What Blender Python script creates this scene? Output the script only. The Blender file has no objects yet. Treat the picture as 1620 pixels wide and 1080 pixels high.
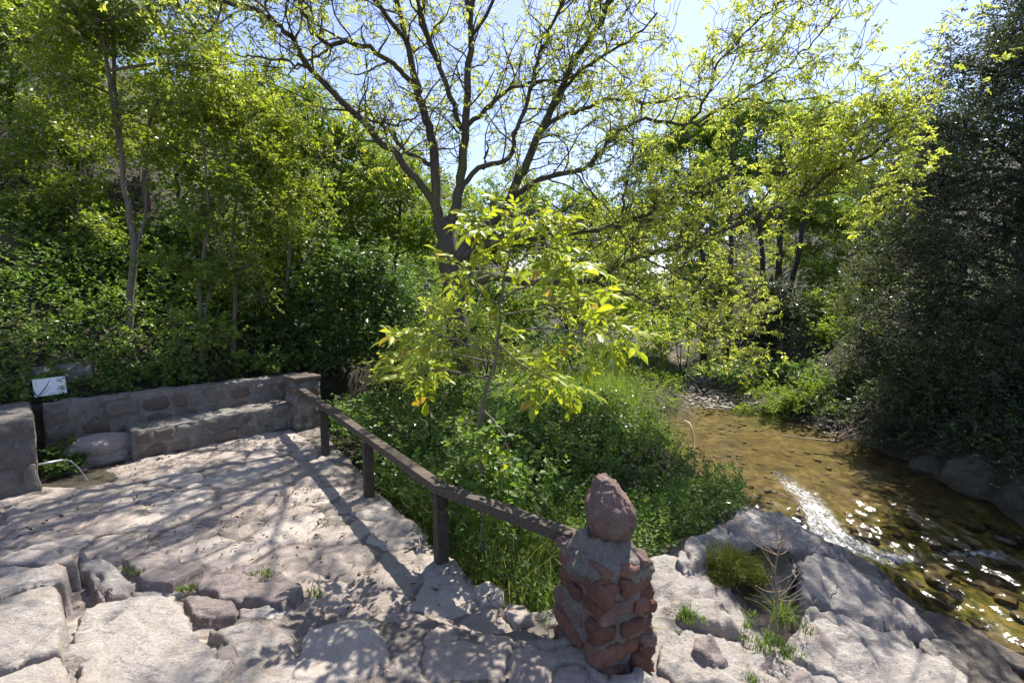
import bpy, math, numpy as np
from mathutils import Vector
R = math.radians
rng = np.random.default_rng(7)
SC = bpy.context.scene
COL = SC.collection

# ------------------------------------------------------------------ camera
CAM_Z, PITCH, FPX = 2.5, R(5.5), 720.0
cam_d = bpy.data.cameras.new('camera'); cam = bpy.data.objects.new('camera', cam_d); COL.objects.link(cam)
cam_d.sensor_width = 36.0; cam_d.lens = 16.0; cam_d.clip_start = 0.05; cam_d.clip_end = 2000
cam.location = (0, 0, CAM_Z); cam.rotation_euler = (R(90) - PITCH, 0, 0)
SC.camera = cam

# ------------------------------------------------------------------ sky, sun, exposure
SUN_EL, SUN_AZ = R(60), R(30)          # azimuth measured from +Y towards +X
w = bpy.data.worlds.new('World'); SC.world = w; w.use_nodes = True
nt = w.node_tree; nt.nodes.clear()
sky = nt.nodes.new('ShaderNodeTexSky'); sky.sky_type = 'NISHITA'; sky.sun_disc = False
sky.sun_elevation = SUN_EL; sky.sun_rotation = SUN_AZ; sky.air_density = 1.0; sky.dust_density = 0.7; sky.ozone_density = 2.6
bg = nt.nodes.new('ShaderNodeBackground'); bg.inputs['Strength'].default_value = 0.12
wo = nt.nodes.new('ShaderNodeOutputWorld')
tint = nt.nodes.new('ShaderNodeMix'); tint.data_type = 'RGBA'; tint.blend_type = 'MULTIPLY'; tint.inputs[0].default_value = 1.0; tint.inputs[7].default_value = (1.10, 0.97, 0.99, 1)
nt.links.new(sky.outputs[0], tint.inputs[6]); nt.links.new(tint.outputs[2], bg.inputs[0]); nt.links.new(bg.outputs[0], wo.inputs[0])
sd = bpy.data.lights.new('sun', 'SUN'); sd.energy = 5.0; sd.angle = R(0.53); sd.color = (1.0, 0.945, 0.86)
so = bpy.data.objects.new('sun', sd); COL.objects.link(so)
sdir = Vector((math.cos(SUN_EL)*math.sin(SUN_AZ), math.cos(SUN_EL)*math.cos(SUN_AZ), math.sin(SUN_EL)))
so.rotation_euler = sdir.to_track_quat('Z', 'Y').to_euler(); so.location = sdir*40
vs = SC.view_settings; vs.view_transform = 'Standard'; vs.look = 'None'; vs.gamma = 1.0; vs.use_curve_mapping = False
vs.exposure = 1.15
SC.render.engine = 'CYCLES'
cy = SC.cycles
cy.use_denoising = True; cy.max_bounces = 7; cy.diffuse_bounces = 4; cy.glossy_bounces = 3; cy.transmission_bounces = 5
cy.transparent_max_bounces = 8; cy.caustics_reflective = False; cy.caustics_refractive = False; cy.sample_clamp_indirect = 6
cy.use_adaptive_sampling = True; cy.adaptive_threshold = 0.02

# ------------------------------------------------------------------ helpers
cp, sp = math.cos(PITCH), math.sin(PITCH)
def ray(px, py):
    u = (px-810)/FPX; v = (540-py)/FPX
    return np.array([u, cp+v*sp, -sp+v*cp])
def PZ(px, py, z):                       # world point of the place seen at px,py that lies at height z
    d = ray(px, py); return np.array([0, 0, CAM_Z]) + d*((z-CAM_Z)/d[2])
def PY(px, py, Y):                       # the same for a known distance
    d = ray(px, py); return np.array([0, 0, CAM_Z]) + d*(Y/d[1])

def _h(ix, iy, iz, seed):
    n = (ix.astype(np.int64)*73856093) ^ (iy.astype(np.int64)*19349663) ^ (iz.astype(np.int64)*83492791) ^ (seed*2654435761)
    n = (n ^ (n >> 13)) * 1274126177 & 0x7fffffff
    n = (n ^ (n >> 16)) & 0xffff
    return n/65535.0
def noise(p, seed=0):
    p = np.asarray(p, float); i = np.floor(p).astype(np.int64); f = p-i; f = f*f*f*(f*(f*6-15)+10)
    out = 0
    for dx in (0, 1):
        for dy in (0, 1):
            for dz in (0, 1):
                wgt = (f[..., 0] if dx else 1-f[..., 0])*(f[..., 1] if dy else 1-f[..., 1])*(f[..., 2] if dz else 1-f[..., 2])
                out = out + wgt*_h(i[..., 0]+dx, i[..., 1]+dy, i[..., 2]+dz, seed)
    return out*2-1
def fbm(p, oct=4, seed=0, gain=0.5):
    p = np.asarray(p, float); a = 1; s = 0; t = 0
    for k in range(oct):
        s = s + a*noise(p*(2.03**k)+k*17.3, seed+k); t += a; a *= gain
    return s/t
def facet(P, seed=0, tilt=0.22, off=0.35):
    """broken-rock relief: tilted plates with sharp borders, in cell units"""
    P = np.asarray(P, float); x = P[..., 0]+0.35*fbm(P*1.3, 3, seed+50); y = P[..., 1]+0.35*fbm(P*1.3+9.1, 3, seed+51)
    ix, iy = np.floor(x).astype(np.int64), np.floor(y).astype(np.int64); best = np.full(x.shape, 1e9); h = np.zeros(x.shape); edge = np.full(x.shape, 1e9); z0 = ix*0
    for dx in (-1, 0, 1):
        for dy in (-1, 0, 1):
            cx, cy = ix+dx, iy+dy; px = cx+_h(cx, cy, z0, seed+1); py = cy+_h(cx, cy, z0, seed+2); d = np.hypot(x-px, y-py)
            hh = off*(_h(cx, cy, z0, seed+3)-0.5)+tilt*((_h(cx, cy, z0, seed+4)-0.5)*2*(x-px)+(_h(cx, cy, z0, seed+5)-0.5)*2*(y-py))
            near = d < best; edge = np.where(near, best-d, np.minimum(edge, d-best)); h = np.where(near, hh, h); best = np.minimum(best, d)
    return h-0.10*sstep(0.07, 0.0, edge)
def sstep(a, b, x):
    t = np.clip((x-a)/(b-a), 0, 1); return t*t*(3-2*t)
def nrm(v): return v/np.maximum(np.linalg.norm(v, axis=-1, keepdims=True), 1e-9)

class MB:
    def __init__(s): s.V = []; s.Q = []; s.T = []; s.rq = []; s.rt = []; s.n = 0
    def add(s, V, Q=None, T=None, rnd=None):
        V = np.asarray(V, float).reshape(-1, 3); s.V.append(V)
        for F, L, RR in ((Q, s.Q, s.rq), (T, s.T, s.rt)):
            if F is not None and len(F):
                F = np.asarray(F, np.int64); L.append(F+s.n)
                r = np.zeros(len(F)) if rnd is None else (np.full(len(F), rnd) if np.isscalar(rnd) else np.asarray(rnd))
                RR.append(r)
        s.n += len(V)
    def mesh(s, name, mat, smooth=True, vattr=None):
        V = np.concatenate(s.V) if s.V else np.zeros((0, 3))
        Q = np.concatenate(s.Q) if s.Q else np.zeros((0, 4), np.int64)
        T = np.concatenate(s.T) if s.T else np.zeros((0, 3), np.int64)
        me = bpy.data.meshes.new(name)
        me.vertices.add(len(V)); me.vertices.foreach_set('co', V.astype(np.float32).ravel())
        loops = np.concatenate([Q.ravel(), T.ravel()]).astype(np.int32)
        starts = np.concatenate([np.arange(len(Q))*4, len(Q)*4+np.arange(len(T))*3]).astype(np.int32)
        me.loops.add(len(loops)); me.loops.foreach_set('vertex_index', loops)
        me.polygons.add(len(starts)); me.polygons.foreach_set('loop_start', starts)
        me.polygons.foreach_set('use_smooth', np.full(len(starts), smooth))
        rr = np.concatenate(s.rq+s.rt) if (s.rq or s.rt) else np.zeros(0)
        a = me.attributes.new('rnd', 'FLOAT', 'FACE'); a.data.foreach_set('value', rr.astype(np.float32))
        if vattr:
            for k, arr in vattr.items():
                a = me.attributes.new(k, 'FLOAT', 'POINT'); a.data.foreach_set('value', np.asarray(arr, np.float32))
        me.materials.append(mat); me.update(calc_edges=True); me.validate()
        return me
    def obj(s, name, mat, parent=None, smooth=True, vattr=None):
        return link(name, s.mesh(name, mat, smooth, vattr), parent)

def link(name, me, parent=None):
    o = bpy.data.objects.new(name, me); COL.objects.link(o)
    if parent is not None: o.parent = parent
    return o
def tag(o, label=None, cat=None, group=None, kind=None):
    if label: o['label'] = label
    if cat: o['category'] = cat
    if group: o['group'] = group
    if kind: o['kind'] = kind
    return o
def empty(name, loc=(0, 0, 0)):
    o = bpy.data.objects.new(name, None); COL.objects.link(o); o.location = loc; o.empty_display_size = 0.1
    return o

def grid_faces(nx, ny, mask=None):
    i = np.arange(nx-1)[:, None]*ny + np.arange(ny-1)[None, :]
    Q = np.stack([i, i+ny, i+ny+1, i+1], -1).reshape(-1, 4)
    return Q if mask is None else Q[mask.reshape(-1)]
def compact(V, Q):
    u, inv = np.unique(Q, return_inverse=True); return V[u], inv.reshape(Q.shape), u

def tube(mb, pts, rad, sides=6, rnd=0.0, cap=False):
    P = np.asarray(pts, float); n = len(P); rad = np.broadcast_to(np.asarray(rad, float), (n,))
    t = np.gradient(P, axis=0); t = nrm(t)
    ref = np.array([0, 0, 1.0]) if abs(t[0, 2]) < 0.9 else np.array([1.0, 0, 0])
    a = nrm(np.cross(t, ref)); b = np.cross(t, a)
    th = np.arange(sides)/sides*2*np.pi
    V = P[:, None]+rad[:, None, None]*(np.cos(th)[None, :, None]*a[:, None]+np.sin(th)[None, :, None]*b[:, None])
    i = np.arange(n-1)[:, None]*sides; j = np.arange(sides)[None]; j2 = (j+1) % sides
    Q = np.stack([i+j, i+j2, i+sides+j2, i+sides+j], -1).reshape(-1, 4)
    V = V.reshape(-1, 3)
    if cap:
        T0 = [[0, k+1, k] for k in range(1, sides-1)]; o = (n-1)*sides
        T1 = [[o, o+k, o+k+1] for k in range(1, sides-1)]
        mb.add(V, Q, np.array(T0+T1), rnd)
    else: mb.add(V, Q, None, rnd)

def spline(pts, n):
    P = np.asarray(pts, float)
    if len(P) < 3:
        t = np.linspace(0, 1, n)[:, None]; return P[0]*(1-t)+P[-1]*t
    Q = np.vstack([2*P[0]-P[1], P, 2*P[-1]-P[-2]])
    seg = len(P)-1; out = []
    for x in np.linspace(0, seg, n):
        k = min(int(x), seg-1); t = x-k; a, b, c, d = Q[k:k+4]
        out.append(0.5*((2*b)+(c-a)*t+(2*a-5*b+4*c-d)*t*t+(3*b-a-3*c+d)*t**3))
    return np.array(out)

def rbox(size, r=0.03, res=0.06, amp=0.01, seed=0, freq=6.0, off=(0, 0, 0), maxn=40):
    """rounded, noisy block centred on its origin (verts, quads)"""
    h = np.asarray(size, float)/2; r = min(r, h.min()*0.95); Vs = []; Qs = []; n = 0
    for ax in range(3):
        b, c = (ax+1) % 3, (ax+2) % 3
        nb = int(np.clip(round(2*h[b]/res), 2, maxn)); nc = int(np.clip(round(2*h[c]/res), 2, maxn))
        def lin(nn, hh):
            x = np.linspace(-1, 1, nn+1); k = max(0.0, 1-r/hh); return np.sign(x)*np.where(np.abs(x) > 0, np.abs(x)**0.85, 0)*hh
        gb, gc = np.meshgrid(lin(nb, h[b]), lin(nc, h[c]), indexing='ij')
        for s in (-1, 1):
            p = np.zeros(gb.shape+(3,)); p[..., ax] = s*h[ax]; p[..., b] = gb; p[..., c] = gc
            q = np.clip(p, -(h-r), h-r); d = p-q; d = nrm(d); pos = q+r*d
            pos = pos+d*(amp*fbm((pos+np.asarray(off))*freq+seed*3.7, 3, seed))[..., None]
            F = grid_faces(nb+1, nc+1)
            if s < 0: F = F[:, ::-1]
            Vs.append(pos.reshape(-1, 3)); Qs.append(F+n); n += pos.size//3
    return np.concatenate(Vs), np.concatenate(Qs)
def frame(V, o, ux, uy, uz=(0, 0, 1)):
    M = np.stack([np.asarray(ux, float), np.asarray(uy, float), np.asarray(uz, float)]); return V@M+np.asarray(o, float)
def rotz(a): return np.array([math.cos(a), math.sin(a), 0]), np.array([-math.sin(a), math.cos(a), 0])

def poly_sd(X, Y, poly):
    """signed distance to polygon, positive inside"""
    P = np.asarray(poly, float)[:, :2]; d = np.full(X.shape, 1e9); ins = np.zeros(X.shape, bool); n = len(P)
    for k in range(n):
        a = P[k]; b = P[(k+1) % n]; e = b-a
        t = np.clip(((X-a[0])*e[0]+(Y-a[1])*e[1])/max(e@e, 1e-12), 0, 1)
        d = np.minimum(d, np.hypot(X-a[0]-t*e[0], Y-a[1]-t*e[1]))
        c = ((a[1] > Y) != (b[1] > Y)) & (X < (b[0]-a[0])*(Y-a[1])/(b[1]-a[1]+1e-12)+a[0]); ins ^= c
    return np.where(ins, d, -d)

# ------------------------------------------------------------------ materials
def newmat(name):
    m = bpy.data.materials.new(name); m.use_nodes = True; t = m.node_tree; t.nodes.clear()
    o = t.nodes.new('ShaderNodeOutputMaterial'); return m, t, o
def N(t, typ, **kw):
    n = t.nodes.new(typ)
    for k, v in kw.items():
        if k in n.inputs: n.inputs[k].default_value = v
        else: setattr(n, k, v)
    return n
def ramp(t, fac, stops):
    n = t.nodes.new('ShaderNodeValToRGB'); el = n.color_ramp.elements
    while len(el) < len(stops): el.new(0.5)
    for e, (p, c) in zip(el, stops): e.position = p; e.color = (*c, 1) if len(c) == 3 else c
    t.links.new(fac, n.inputs[0]); return n.outputs[0]
def mixc(t, fac, a, b, mode='MIX'):
    n = t.nodes.new('ShaderNodeMix'); n.data_type = 'RGBA'; n.blend_type = mode
    for s, v in ((n.inputs[0], fac), (n.inputs[6], a), (n.inputs[7], b)):
        if hasattr(v, 'links'): t.links.new(v, s)
        else: s.default_value = v if not isinstance(v, tuple) or len(v) == 4 else (*v, 1)
    return n.outputs[2]
def tex(t, scale, detail=6, rough=0.6, vec=None, dist=0.0):
    n = N(t, 'ShaderNodeTexNoise'); n.inputs['Scale'].default_value = scale; n.inputs['Detail'].default_value = detail
    n.inputs['Roughness'].default_value = rough; n.inputs['Distortion'].default_value = dist
    if vec is not None: t.links.new(vec, n.inputs['Vector'])
    return n.outputs[0]
def coords(t, scale=(1, 1, 1), rot=(0, 0, 0), kind='Object'):
    tc = t.nodes.new('ShaderNodeTexCoord') if kind != 'Position' else t.nodes.new('ShaderNodeNewGeometry'); mp = t.nodes.new('ShaderNodeMapping')
    mp.inputs['Scale'].default_value = scale; mp.inputs['Rotation'].default_value = rot
    t.links.new(tc.outputs[kind], mp.inputs[0]); return mp.outputs[0]

def rock_mat(name, cols, spot=(0.05, 0.045, 0.045), tint=0.25, bump=0.35, crack=0.0, rough=0.85, scale=1.0, strata=False, patch=None):
    m, t, o = newmat(name); b = N(t, 'ShaderNodeBsdfPrincipled'); t.links.new(b.outputs[0], o.inputs[0])
    v = coords(t, (1, 1, 1), kind='Position'); vs_ = coords(t, (1.0, 2.6, 5.0), (0.3, 0.2, 0.9), 'Position') if strata else v
    big = tex(t, 1.5*scale, 6, 0.66, v, 0.7); mid = tex(t, 7*scale, 9, 0.74, vs_, 0.3); fine = tex(t, 42*scale, 6, 0.8, v); gr = tex(t, 170, 3, 0.7, v); lic = tex(t, 11*scale, 5, 0.7, coords(t, (1, 1, 1), (1.1, 0.4, 2.0), 'Position'), 0.5)
    c = ramp(t, big, [(0.28, cols[0]), (0.5, cols[1]), (0.70, cols[2])])
    c = mixc(t, 0.6, c, ramp(t, mid, [(0.33, tuple(x*0.42 for x in cols[1])), (0.45, tuple(x*0.85 for x in cols[1])), (0.55, cols[1]), (0.68, tuple(min(1, x*1.6) for x in cols[1]))]), 'MIX')
    c = mixc(t, ramp(t, fine, [(0.54, (0, 0, 0)), (0.66, (0.8,)*3)]), c, (*spot, 1))
    c = mixc(t, ramp(t, lic, [(0.60, (0, 0, 0)), (0.66, (0.55,)*3)]), c, tuple(min(1, x*1.5+0.03) for x in cols[2])+(1,))
    c = mixc(t, ramp(t, lic, [(0.30, (0.6,)*3), (0.37, (0,)*3)]), c, tuple(x*0.35 for x in cols[0])+(1,))
    c = mixc(t, ramp(t, gr, [(0.54, (0, 0, 0)), (0.70, (0.45,)*3)]), c, (0.62, 0.58, 0.54, 1))
    c = mixc(t, ramp(t, gr, [(0.30, (0.5,)*3), (0.44, (0, 0, 0))]), c, (0.06, 0.05, 0.05, 1))
    if patch:
        pn = tex(t, 2.6, 6, 0.7, coords(t, (1, 1, 1), (0.5, 0.1, 0), 'Position'), 0.8)
        c = mixc(t, ramp(t, pn, [(0.52, (0, 0, 0)), (0.66, (0.75,)*3)]), c, (*patch, 1))
    oi = t.nodes.new('ShaderNodeObjectInfo')
    c = mixc(t, tint, c, ramp(t, oi.outputs['Random'], [(0.0, tuple(x*0.55 for x in cols[0])), (0.35, cols[0]), (0.65, cols[1]), (1.0, cols[2])]))
    h = N(t, 'ShaderNodeMath', operation='MULTIPLY_ADD'); t.links.new(mid, h.inputs[0]); h.inputs[1].default_value = 2.4; t.links.new(fine, h.inputs[2])
    hh = h.outputs[0]
    if crack > 0:
        vo = N(t, 'ShaderNodeTexVoronoi', feature='DISTANCE_TO_EDGE'); vo.inputs['Scale'].default_value = crack
        mx = t.nodes.new('ShaderNodeVectorMath'); mx.operation = 'MULTIPLY_ADD'
        tn = N(t, 'ShaderNodeTexNoise'); tn.inputs['Scale'].default_value = 3.0; tn.inputs['Detail'].default_value = 5; t.links.new(v, tn.inputs['Vector'])
        t.links.new(tn.outputs[1], mx.inputs[0]); mx.inputs[1].default_value = (0.5,)*3; t.links.new(v, mx.inputs[2]); t.links.new(mx.outputs[0], vo.inputs['Vector'])
        ck = ramp(t, vo.outputs[0], [(0.0, (1,)*3), (0.012, (0,)*3)])
        gate = ramp(t, tex(t, 1.9, 2, 0.5, v), [(0.57, (0,)*3), (0.63, (1,)*3)])
        ckg = mixc(t, 1.0, ck, gate, 'MULTIPLY')
        c = mixc(t, ckg, c, (*[x*0.35 for x in cols[0]], 1))
        s2 = N(t, 'ShaderNodeMath', operation='MULTIPLY_ADD'); t.links.new(ckg, s2.inputs[0]); s2.inputs[1].default_value = -1.5; t.links.new(hh, s2.inputs[2]); hh = s2.outputs[0]
    if name in ('rock', 'pale_rock', 'gravel'):      # stone that the creek keeps wet is darker
        gp = t.nodes.new('ShaderNodeNewGeometry'); sx_ = t.nodes.new('ShaderNodeSeparateXYZ'); t.links.new(gp.outputs['Position'], sx_.inputs[0])
        ad = N(t, 'ShaderNodeMath', operation='MULTIPLY_ADD'); t.links.new(big, ad.inputs[0]); ad.inputs[1].default_value = 0.35; t.links.new(sx_.outputs[2], ad.inputs[2])
        mr = N(t, 'ShaderNodeMapRange'); t.links.new(ad.outputs[0], mr.inputs[0]); mr.inputs[1].default_value = -0.98; mr.inputs[2].default_value = -0.80; mr.inputs[3].default_value = 1.0; mr.inputs[4].default_value = 0.0
        c = mixc(t, mr.outputs[0], c, mixc(t, 1.0, c, (0.38, 0.36, 0.33, 1), 'MULTIPLY'))
    t.links.new(c, b.inputs['Base Color'])
    b.inputs['Roughness'].default_value = rough; b.inputs['Specular IOR Level'].default_value = 0.35
    bp = N(t, 'ShaderNodeBump'); bp.inputs['Strength'].default_value = min(1.0, bump*1.6); bp.inputs['Distance'].default_value = 0.03
    t.links.new(hh, bp.inputs['Height']); t.links.new(bp.outputs[0], b.inputs['Normal'])
    return m

def leaf_mat(name, stops, trans=0.45, tcol=(1.25, 1.2, 0.55), gloss=0.35, rough=0.4, spec=1.0):
    m, t, o = newmat(name)
    a = N(t, 'ShaderNodeAttribute', attribute_name='rnd')
    c = ramp(t, a.outputs['Fac'], stops)
    d = N(t, 'ShaderNodeBsdfDiffuse'); tr = N(t, 'ShaderNodeBsdfTranslucent'); t.links.new(c, d.inputs[0])
    t.links.new(mixc(t, 1.0, c, (*tcol, 1), 'MULTIPLY'), tr.inputs[0])
    m1 = N(t, 'ShaderNodeMixShader'); m1.inputs[0].default_value = trans; t.links.new(d.outputs[0], m1.inputs[1]); t.links.new(tr.outputs[0], m1.inputs[2])
    g = N(t, 'ShaderNodeBsdfGlossy'); g.inputs['Roughness'].default_value = rough+0.14; g.inputs[0].default_value = (spec,)*3+(1,)
    fr = N(t, 'ShaderNodeFresnel'); fr.inputs[0].default_value = 1.42
    mu = N(t, 'ShaderNodeMath', operation='MULTIPLY'); t.links.new(fr.outputs[0], mu.inputs[0]); mu.inputs[1].default_value = gloss*0.6
    m2 = N(t, 'ShaderNodeMixShader'); t.links.new(mu.outputs[0], m2.inputs[0]); t.links.new(m1.outputs[0], m2.inputs[1]); t.links.new(g.outputs[0], m2.inputs[2])
    t.links.new(m2.outputs[0], o.inputs[0]); return m

def bark_mat(name, c1, c2, scale=1.0, moss=None, rot=None):
    m, t, o = newmat(name); b = N(t, 'ShaderNodeBsdfPrincipled'); t.links.new(b.outputs[0], o.inputs[0])
    v = coords(t, (9*scale, 9*scale, 1.6*scale)) if rot is None else coords(t, (1.2, 22, 22), (0, 0, rot)); n1 = tex(t, 3, 8, 0.7, v, 0.4); n2 = tex(t, 1.5, 3, 0.6, coords(t))
    c = ramp(t, n1, [(0.35, c1), (0.62, c2)])
    if moss: c = mixc(t, ramp(t, n2, [(0.5, (0,)*3), (0.62, (0.8,)*3)]), c, (*moss, 1))
    t.links.new(c, b.inputs['Base Color']); b.inputs['Roughness'].default_value = 0.9
    bp = N(t, 'ShaderNodeBump'); bp.inputs['Strength'].default_value = 0.6; bp.inputs['Distance'].default_value = 0.02
    t.links.new(n1, bp.inputs['Height']); t.links.new(bp.outputs[0], b.inputs['Normal']); return m
def plain(name, c, rough=0.6, var=0.15, scale=20, metal=0):
    m, t, o = newmat(name); b = N(t, 'ShaderNodeBsdfPrincipled'); t.links.new(b.outputs[0], o.inputs[0])
    n = tex(t, scale, 5, 0.6, coords(t))
    t.links.new(ramp(t, n, [(0.3, tuple(x*(1-var) for x in c)), (0.7, tuple(min(1, x*(1+var)) for x in c))]), b.inputs['Base Color'])
    b.inputs['Roughness'].default_value = rough; b.inputs['Metallic'].default_value = metal; return m

M = {}
M['flag'] = rock_mat('flagstone', [(0.287, 0.230, 0.192), (0.401, 0.344, 0.293), (0.478, 0.432, 0.378)], tint=0.42, crack=1.6, bump=0.45)
M['grout'] = rock_mat('grout', [(0.169, 0.140, 0.114), (0.226, 0.192, 0.158), (0.248, 0.218, 0.180)], tint=0.0, bump=0.6)
M['rock'] = rock_mat('rock', [(0.297, 0.270, 0.248), (0.378, 0.345, 0.315), (0.490, 0.456, 0.414)], tint=0.2, bump=0.5, crack=1.1, strata=True, patch=(0.33, 0.235, 0.19))
M['rock_pale'] = rock_mat('pale_rock', [(0.335, 0.298, 0.260), (0.428, 0.388, 0.344), (0.511, 0.478, 0.428)], tint=0.2, bump=0.5, crack=0.8, strata=True, patch=(0.42, 0.32, 0.25))
M['rock_brown'] = rock_mat('brown_rock', [(0.22, 0.175, 0.155), (0.31, 0.26, 0.235), (0.41, 0.365, 0.335)], tint=0.25, bump=0.5, strata=True)
M['rock_shade'] = rock_mat('shade_toned_rock', [(0.035, 0.03, 0.022), (0.07, 0.058, 0.045), (0.11, 0.095, 0.08)], tint=0.2, bump=0.5, patch=(0.03, 0.04, 0.012))  # brown darkened to put the evergreen's shade into the boulder colour, with green patches
M['redstone'] = rock_mat('red_stone', [(0.15, 0.068, 0.045), (0.25, 0.115, 0.075), (0.33, 0.19, 0.14)], tint=0.45, bump=0.55, spot=(0.06, 0.04, 0.035))
M['capstone'] = rock_mat('cap_stone', [(0.23, 0.14, 0.11), (0.34, 0.22, 0.18), (0.44, 0.32, 0.28)], tint=0.1, bump=1.0, scale=1.6, spot=(0.07, 0.045, 0.04))
M['mortar'] = rock_mat('mortar', [(0.19, 0.16, 0.13), (0.28, 0.245, 0.205), (0.38, 0.34, 0.295)], tint=0.0, bump=0.8)
M['wall'] = rock_mat('wall_mortar', [(0.15, 0.135, 0.118), (0.25, 0.23, 0.205), (0.37, 0.35, 0.325)], tint=0.0, bump=0.7, patch=(0.075, 0.075, 0.04))
M['wallstone'] = rock_mat('wall_stone', [(0.17, 0.11, 0.085), (0.20, 0.175, 0.15), (0.28, 0.26, 0.24)], tint=0.6, bump=0.6)
M['wall_grey'] = rock_mat('grey_masonry', [(0.14, 0.125, 0.11), (0.23, 0.21, 0.19), (0.36, 0.34, 0.32)], tint=0.35, bump=0.8, patch=(0.10, 0.085, 0.06))
M['wood'] = bark_mat('dark_wood', (0.028, 0.02, 0.014), (0.085, 0.064, 0.047), 1.6)
M['wood_top'] = bark_mat('worn_wood', (0.10, 0.075, 0.062), (0.20, 0.155, 0.13), 1.0)
M['bark'] = bark_mat('walnut_bark', (0.045, 0.036, 0.03), (0.12, 0.10, 0.085), 1.0, moss=(0.10, 0.10, 0.03))
M['bark_pale'] = bark_mat('pale_bark', (0.09, 0.075, 0.055), (0.20, 0.175, 0.135), 1.5)
M['bark_dark'] = bark_mat('dark_bark', (0.025, 0.02, 0.016), (0.06, 0.05, 0.04), 1.0)
M['twig'] = bark_mat('dry_twig', (0.16, 0.11, 0.07), (0.34, 0.26, 0.18), 2.0)
M['cane'] = plain('dry_cane', (0.55, 0.40, 0.24), 0.5)
M['sign'] = plain('sign_white', (0.78, 0.80, 0.86), 0.35, 0.02)
M['sign_blue'] = plain('sign_teal', (0.03, 0.13, 0.19), 0.4, 0.05)
M['sign_tan'] = plain('sign_tan', (0.45, 0.27, 0.16), 0.4, 0.05)
M['sign_grey'] = plain('sign_grey', (0.22, 0.25, 0.34), 0.4, 0.05)
M['metal'] = plain('grey_metal', (0.45, 0.46, 0.47), 0.35, 0.1, 30, 0.6)
M['litter'] = leaf_mat('leaf_litter', [(0, (0.03, 0.018, 0.012)), (0.5, (0.09, 0.05, 0.03)), (1, (0.16, 0.10, 0.06))], 0.1)
G = lambda *s: [(p, c) for p, c in s]
M['lf_walnut'] = leaf_mat('walnut_leaf', G((0, (0.38, 0.38, 0.07)), (0.12, (0.50, 0.53, 0.11)), (0.9, (0.44, 0.53, 0.11)), (1, (0.46, 0.38, 0.09))), 0.66, (1.2, 1.2, 0.6), 0.5)
M['lf_sapling'] = leaf_mat('sapling_leaf', G((0, (0.24, 0.32, 0.03)), (0.5, (0.34, 0.44, 0.045)), (0.92, (0.44, 0.48, 0.05)), (1, (0.42, 0.30, 0.07))), 0.6, (1.3, 1.2, 0.4), 0.6, 0.3)
M['lf_elm'] = leaf_mat('elm_leaf', G((0, (0.14, 0.20, 0.03)), (0.5, (0.22, 0.29, 0.04)), (1, (0.32, 0.38, 0.06))), 0.6, (1.3, 1.25, 0.45), 0.5, 0.35)
M['lf_mid'] = leaf_mat('broad_leaf', G((0, (0.10, 0.18, 0.025)), (0.5, (0.17, 0.26, 0.03)), (1, (0.27, 0.35, 0.05))), 0.58, (1.3, 1.25, 0.45), 0.4)
M['lf_ivy'] = leaf_mat('ivy_leaf', G((0, (0.035, 0.08, 0.018)), (0.5, (0.06, 0.125, 0.024)), (1, (0.13, 0.20, 0.04))), 0.4, (1.3, 1.3, 0.5), 0.5, 0.3)
M['lf_bramble'] = leaf_mat('bramble_leaf', G((0, (0.07, 0.14, 0.026)), (0.5, (0.125, 0.215, 0.035)), (1, (0.25, 0.34, 0.065))), 0.55, (1.3, 1.3, 0.45), 0.6, 0.35)
M['lf_herb'] = leaf_mat('herb_leaf', G((0, (0.13, 0.21, 0.035)), (0.5, (0.19, 0.28, 0.05)), (1, (0.28, 0.36, 0.09))), 0.5, (1.25, 1.2, 0.55), 0.15)
M['lf_grass'] = leaf_mat('grass_blade', G((0, (0.07, 0.14, 0.016)), (0.6, (0.12, 0.20, 0.022)), (0.92, (0.19, 0.27, 0.035)), (1, (0.36, 0.30, 0.13))), 0.5, (1.3, 1.25, 0.45), 0.5, 0.35)
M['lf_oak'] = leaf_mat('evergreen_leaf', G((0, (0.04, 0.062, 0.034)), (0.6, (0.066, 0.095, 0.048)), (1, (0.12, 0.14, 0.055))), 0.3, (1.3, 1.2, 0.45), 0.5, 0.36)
M['lf_far'] = leaf_mat('far_leaf', G((0, (0.13, 0.22, 0.03)), (0.5, (0.21, 0.31, 0.04)), (1, (0.31, 0.39, 0.06))), 0.6, (1.25, 1.2, 0.55), 0.3)
M['lf_olive'] = leaf_mat('grey_leaf', G((0, (0.09, 0.13, 0.04)), (0.5, (0.14, 0.18, 0.055)), (1, (0.21, 0.24, 0.08))), 0.45, (1.2, 1.15, 0.6), 0.4)
M['lf_moss'] = leaf_mat('tuft_blade', G((0, (0.07, 0.10, 0.012)), (0.5, (0.13, 0.16, 0.018)), (1, (0.22, 0.23, 0.03))), 0.4)

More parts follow.
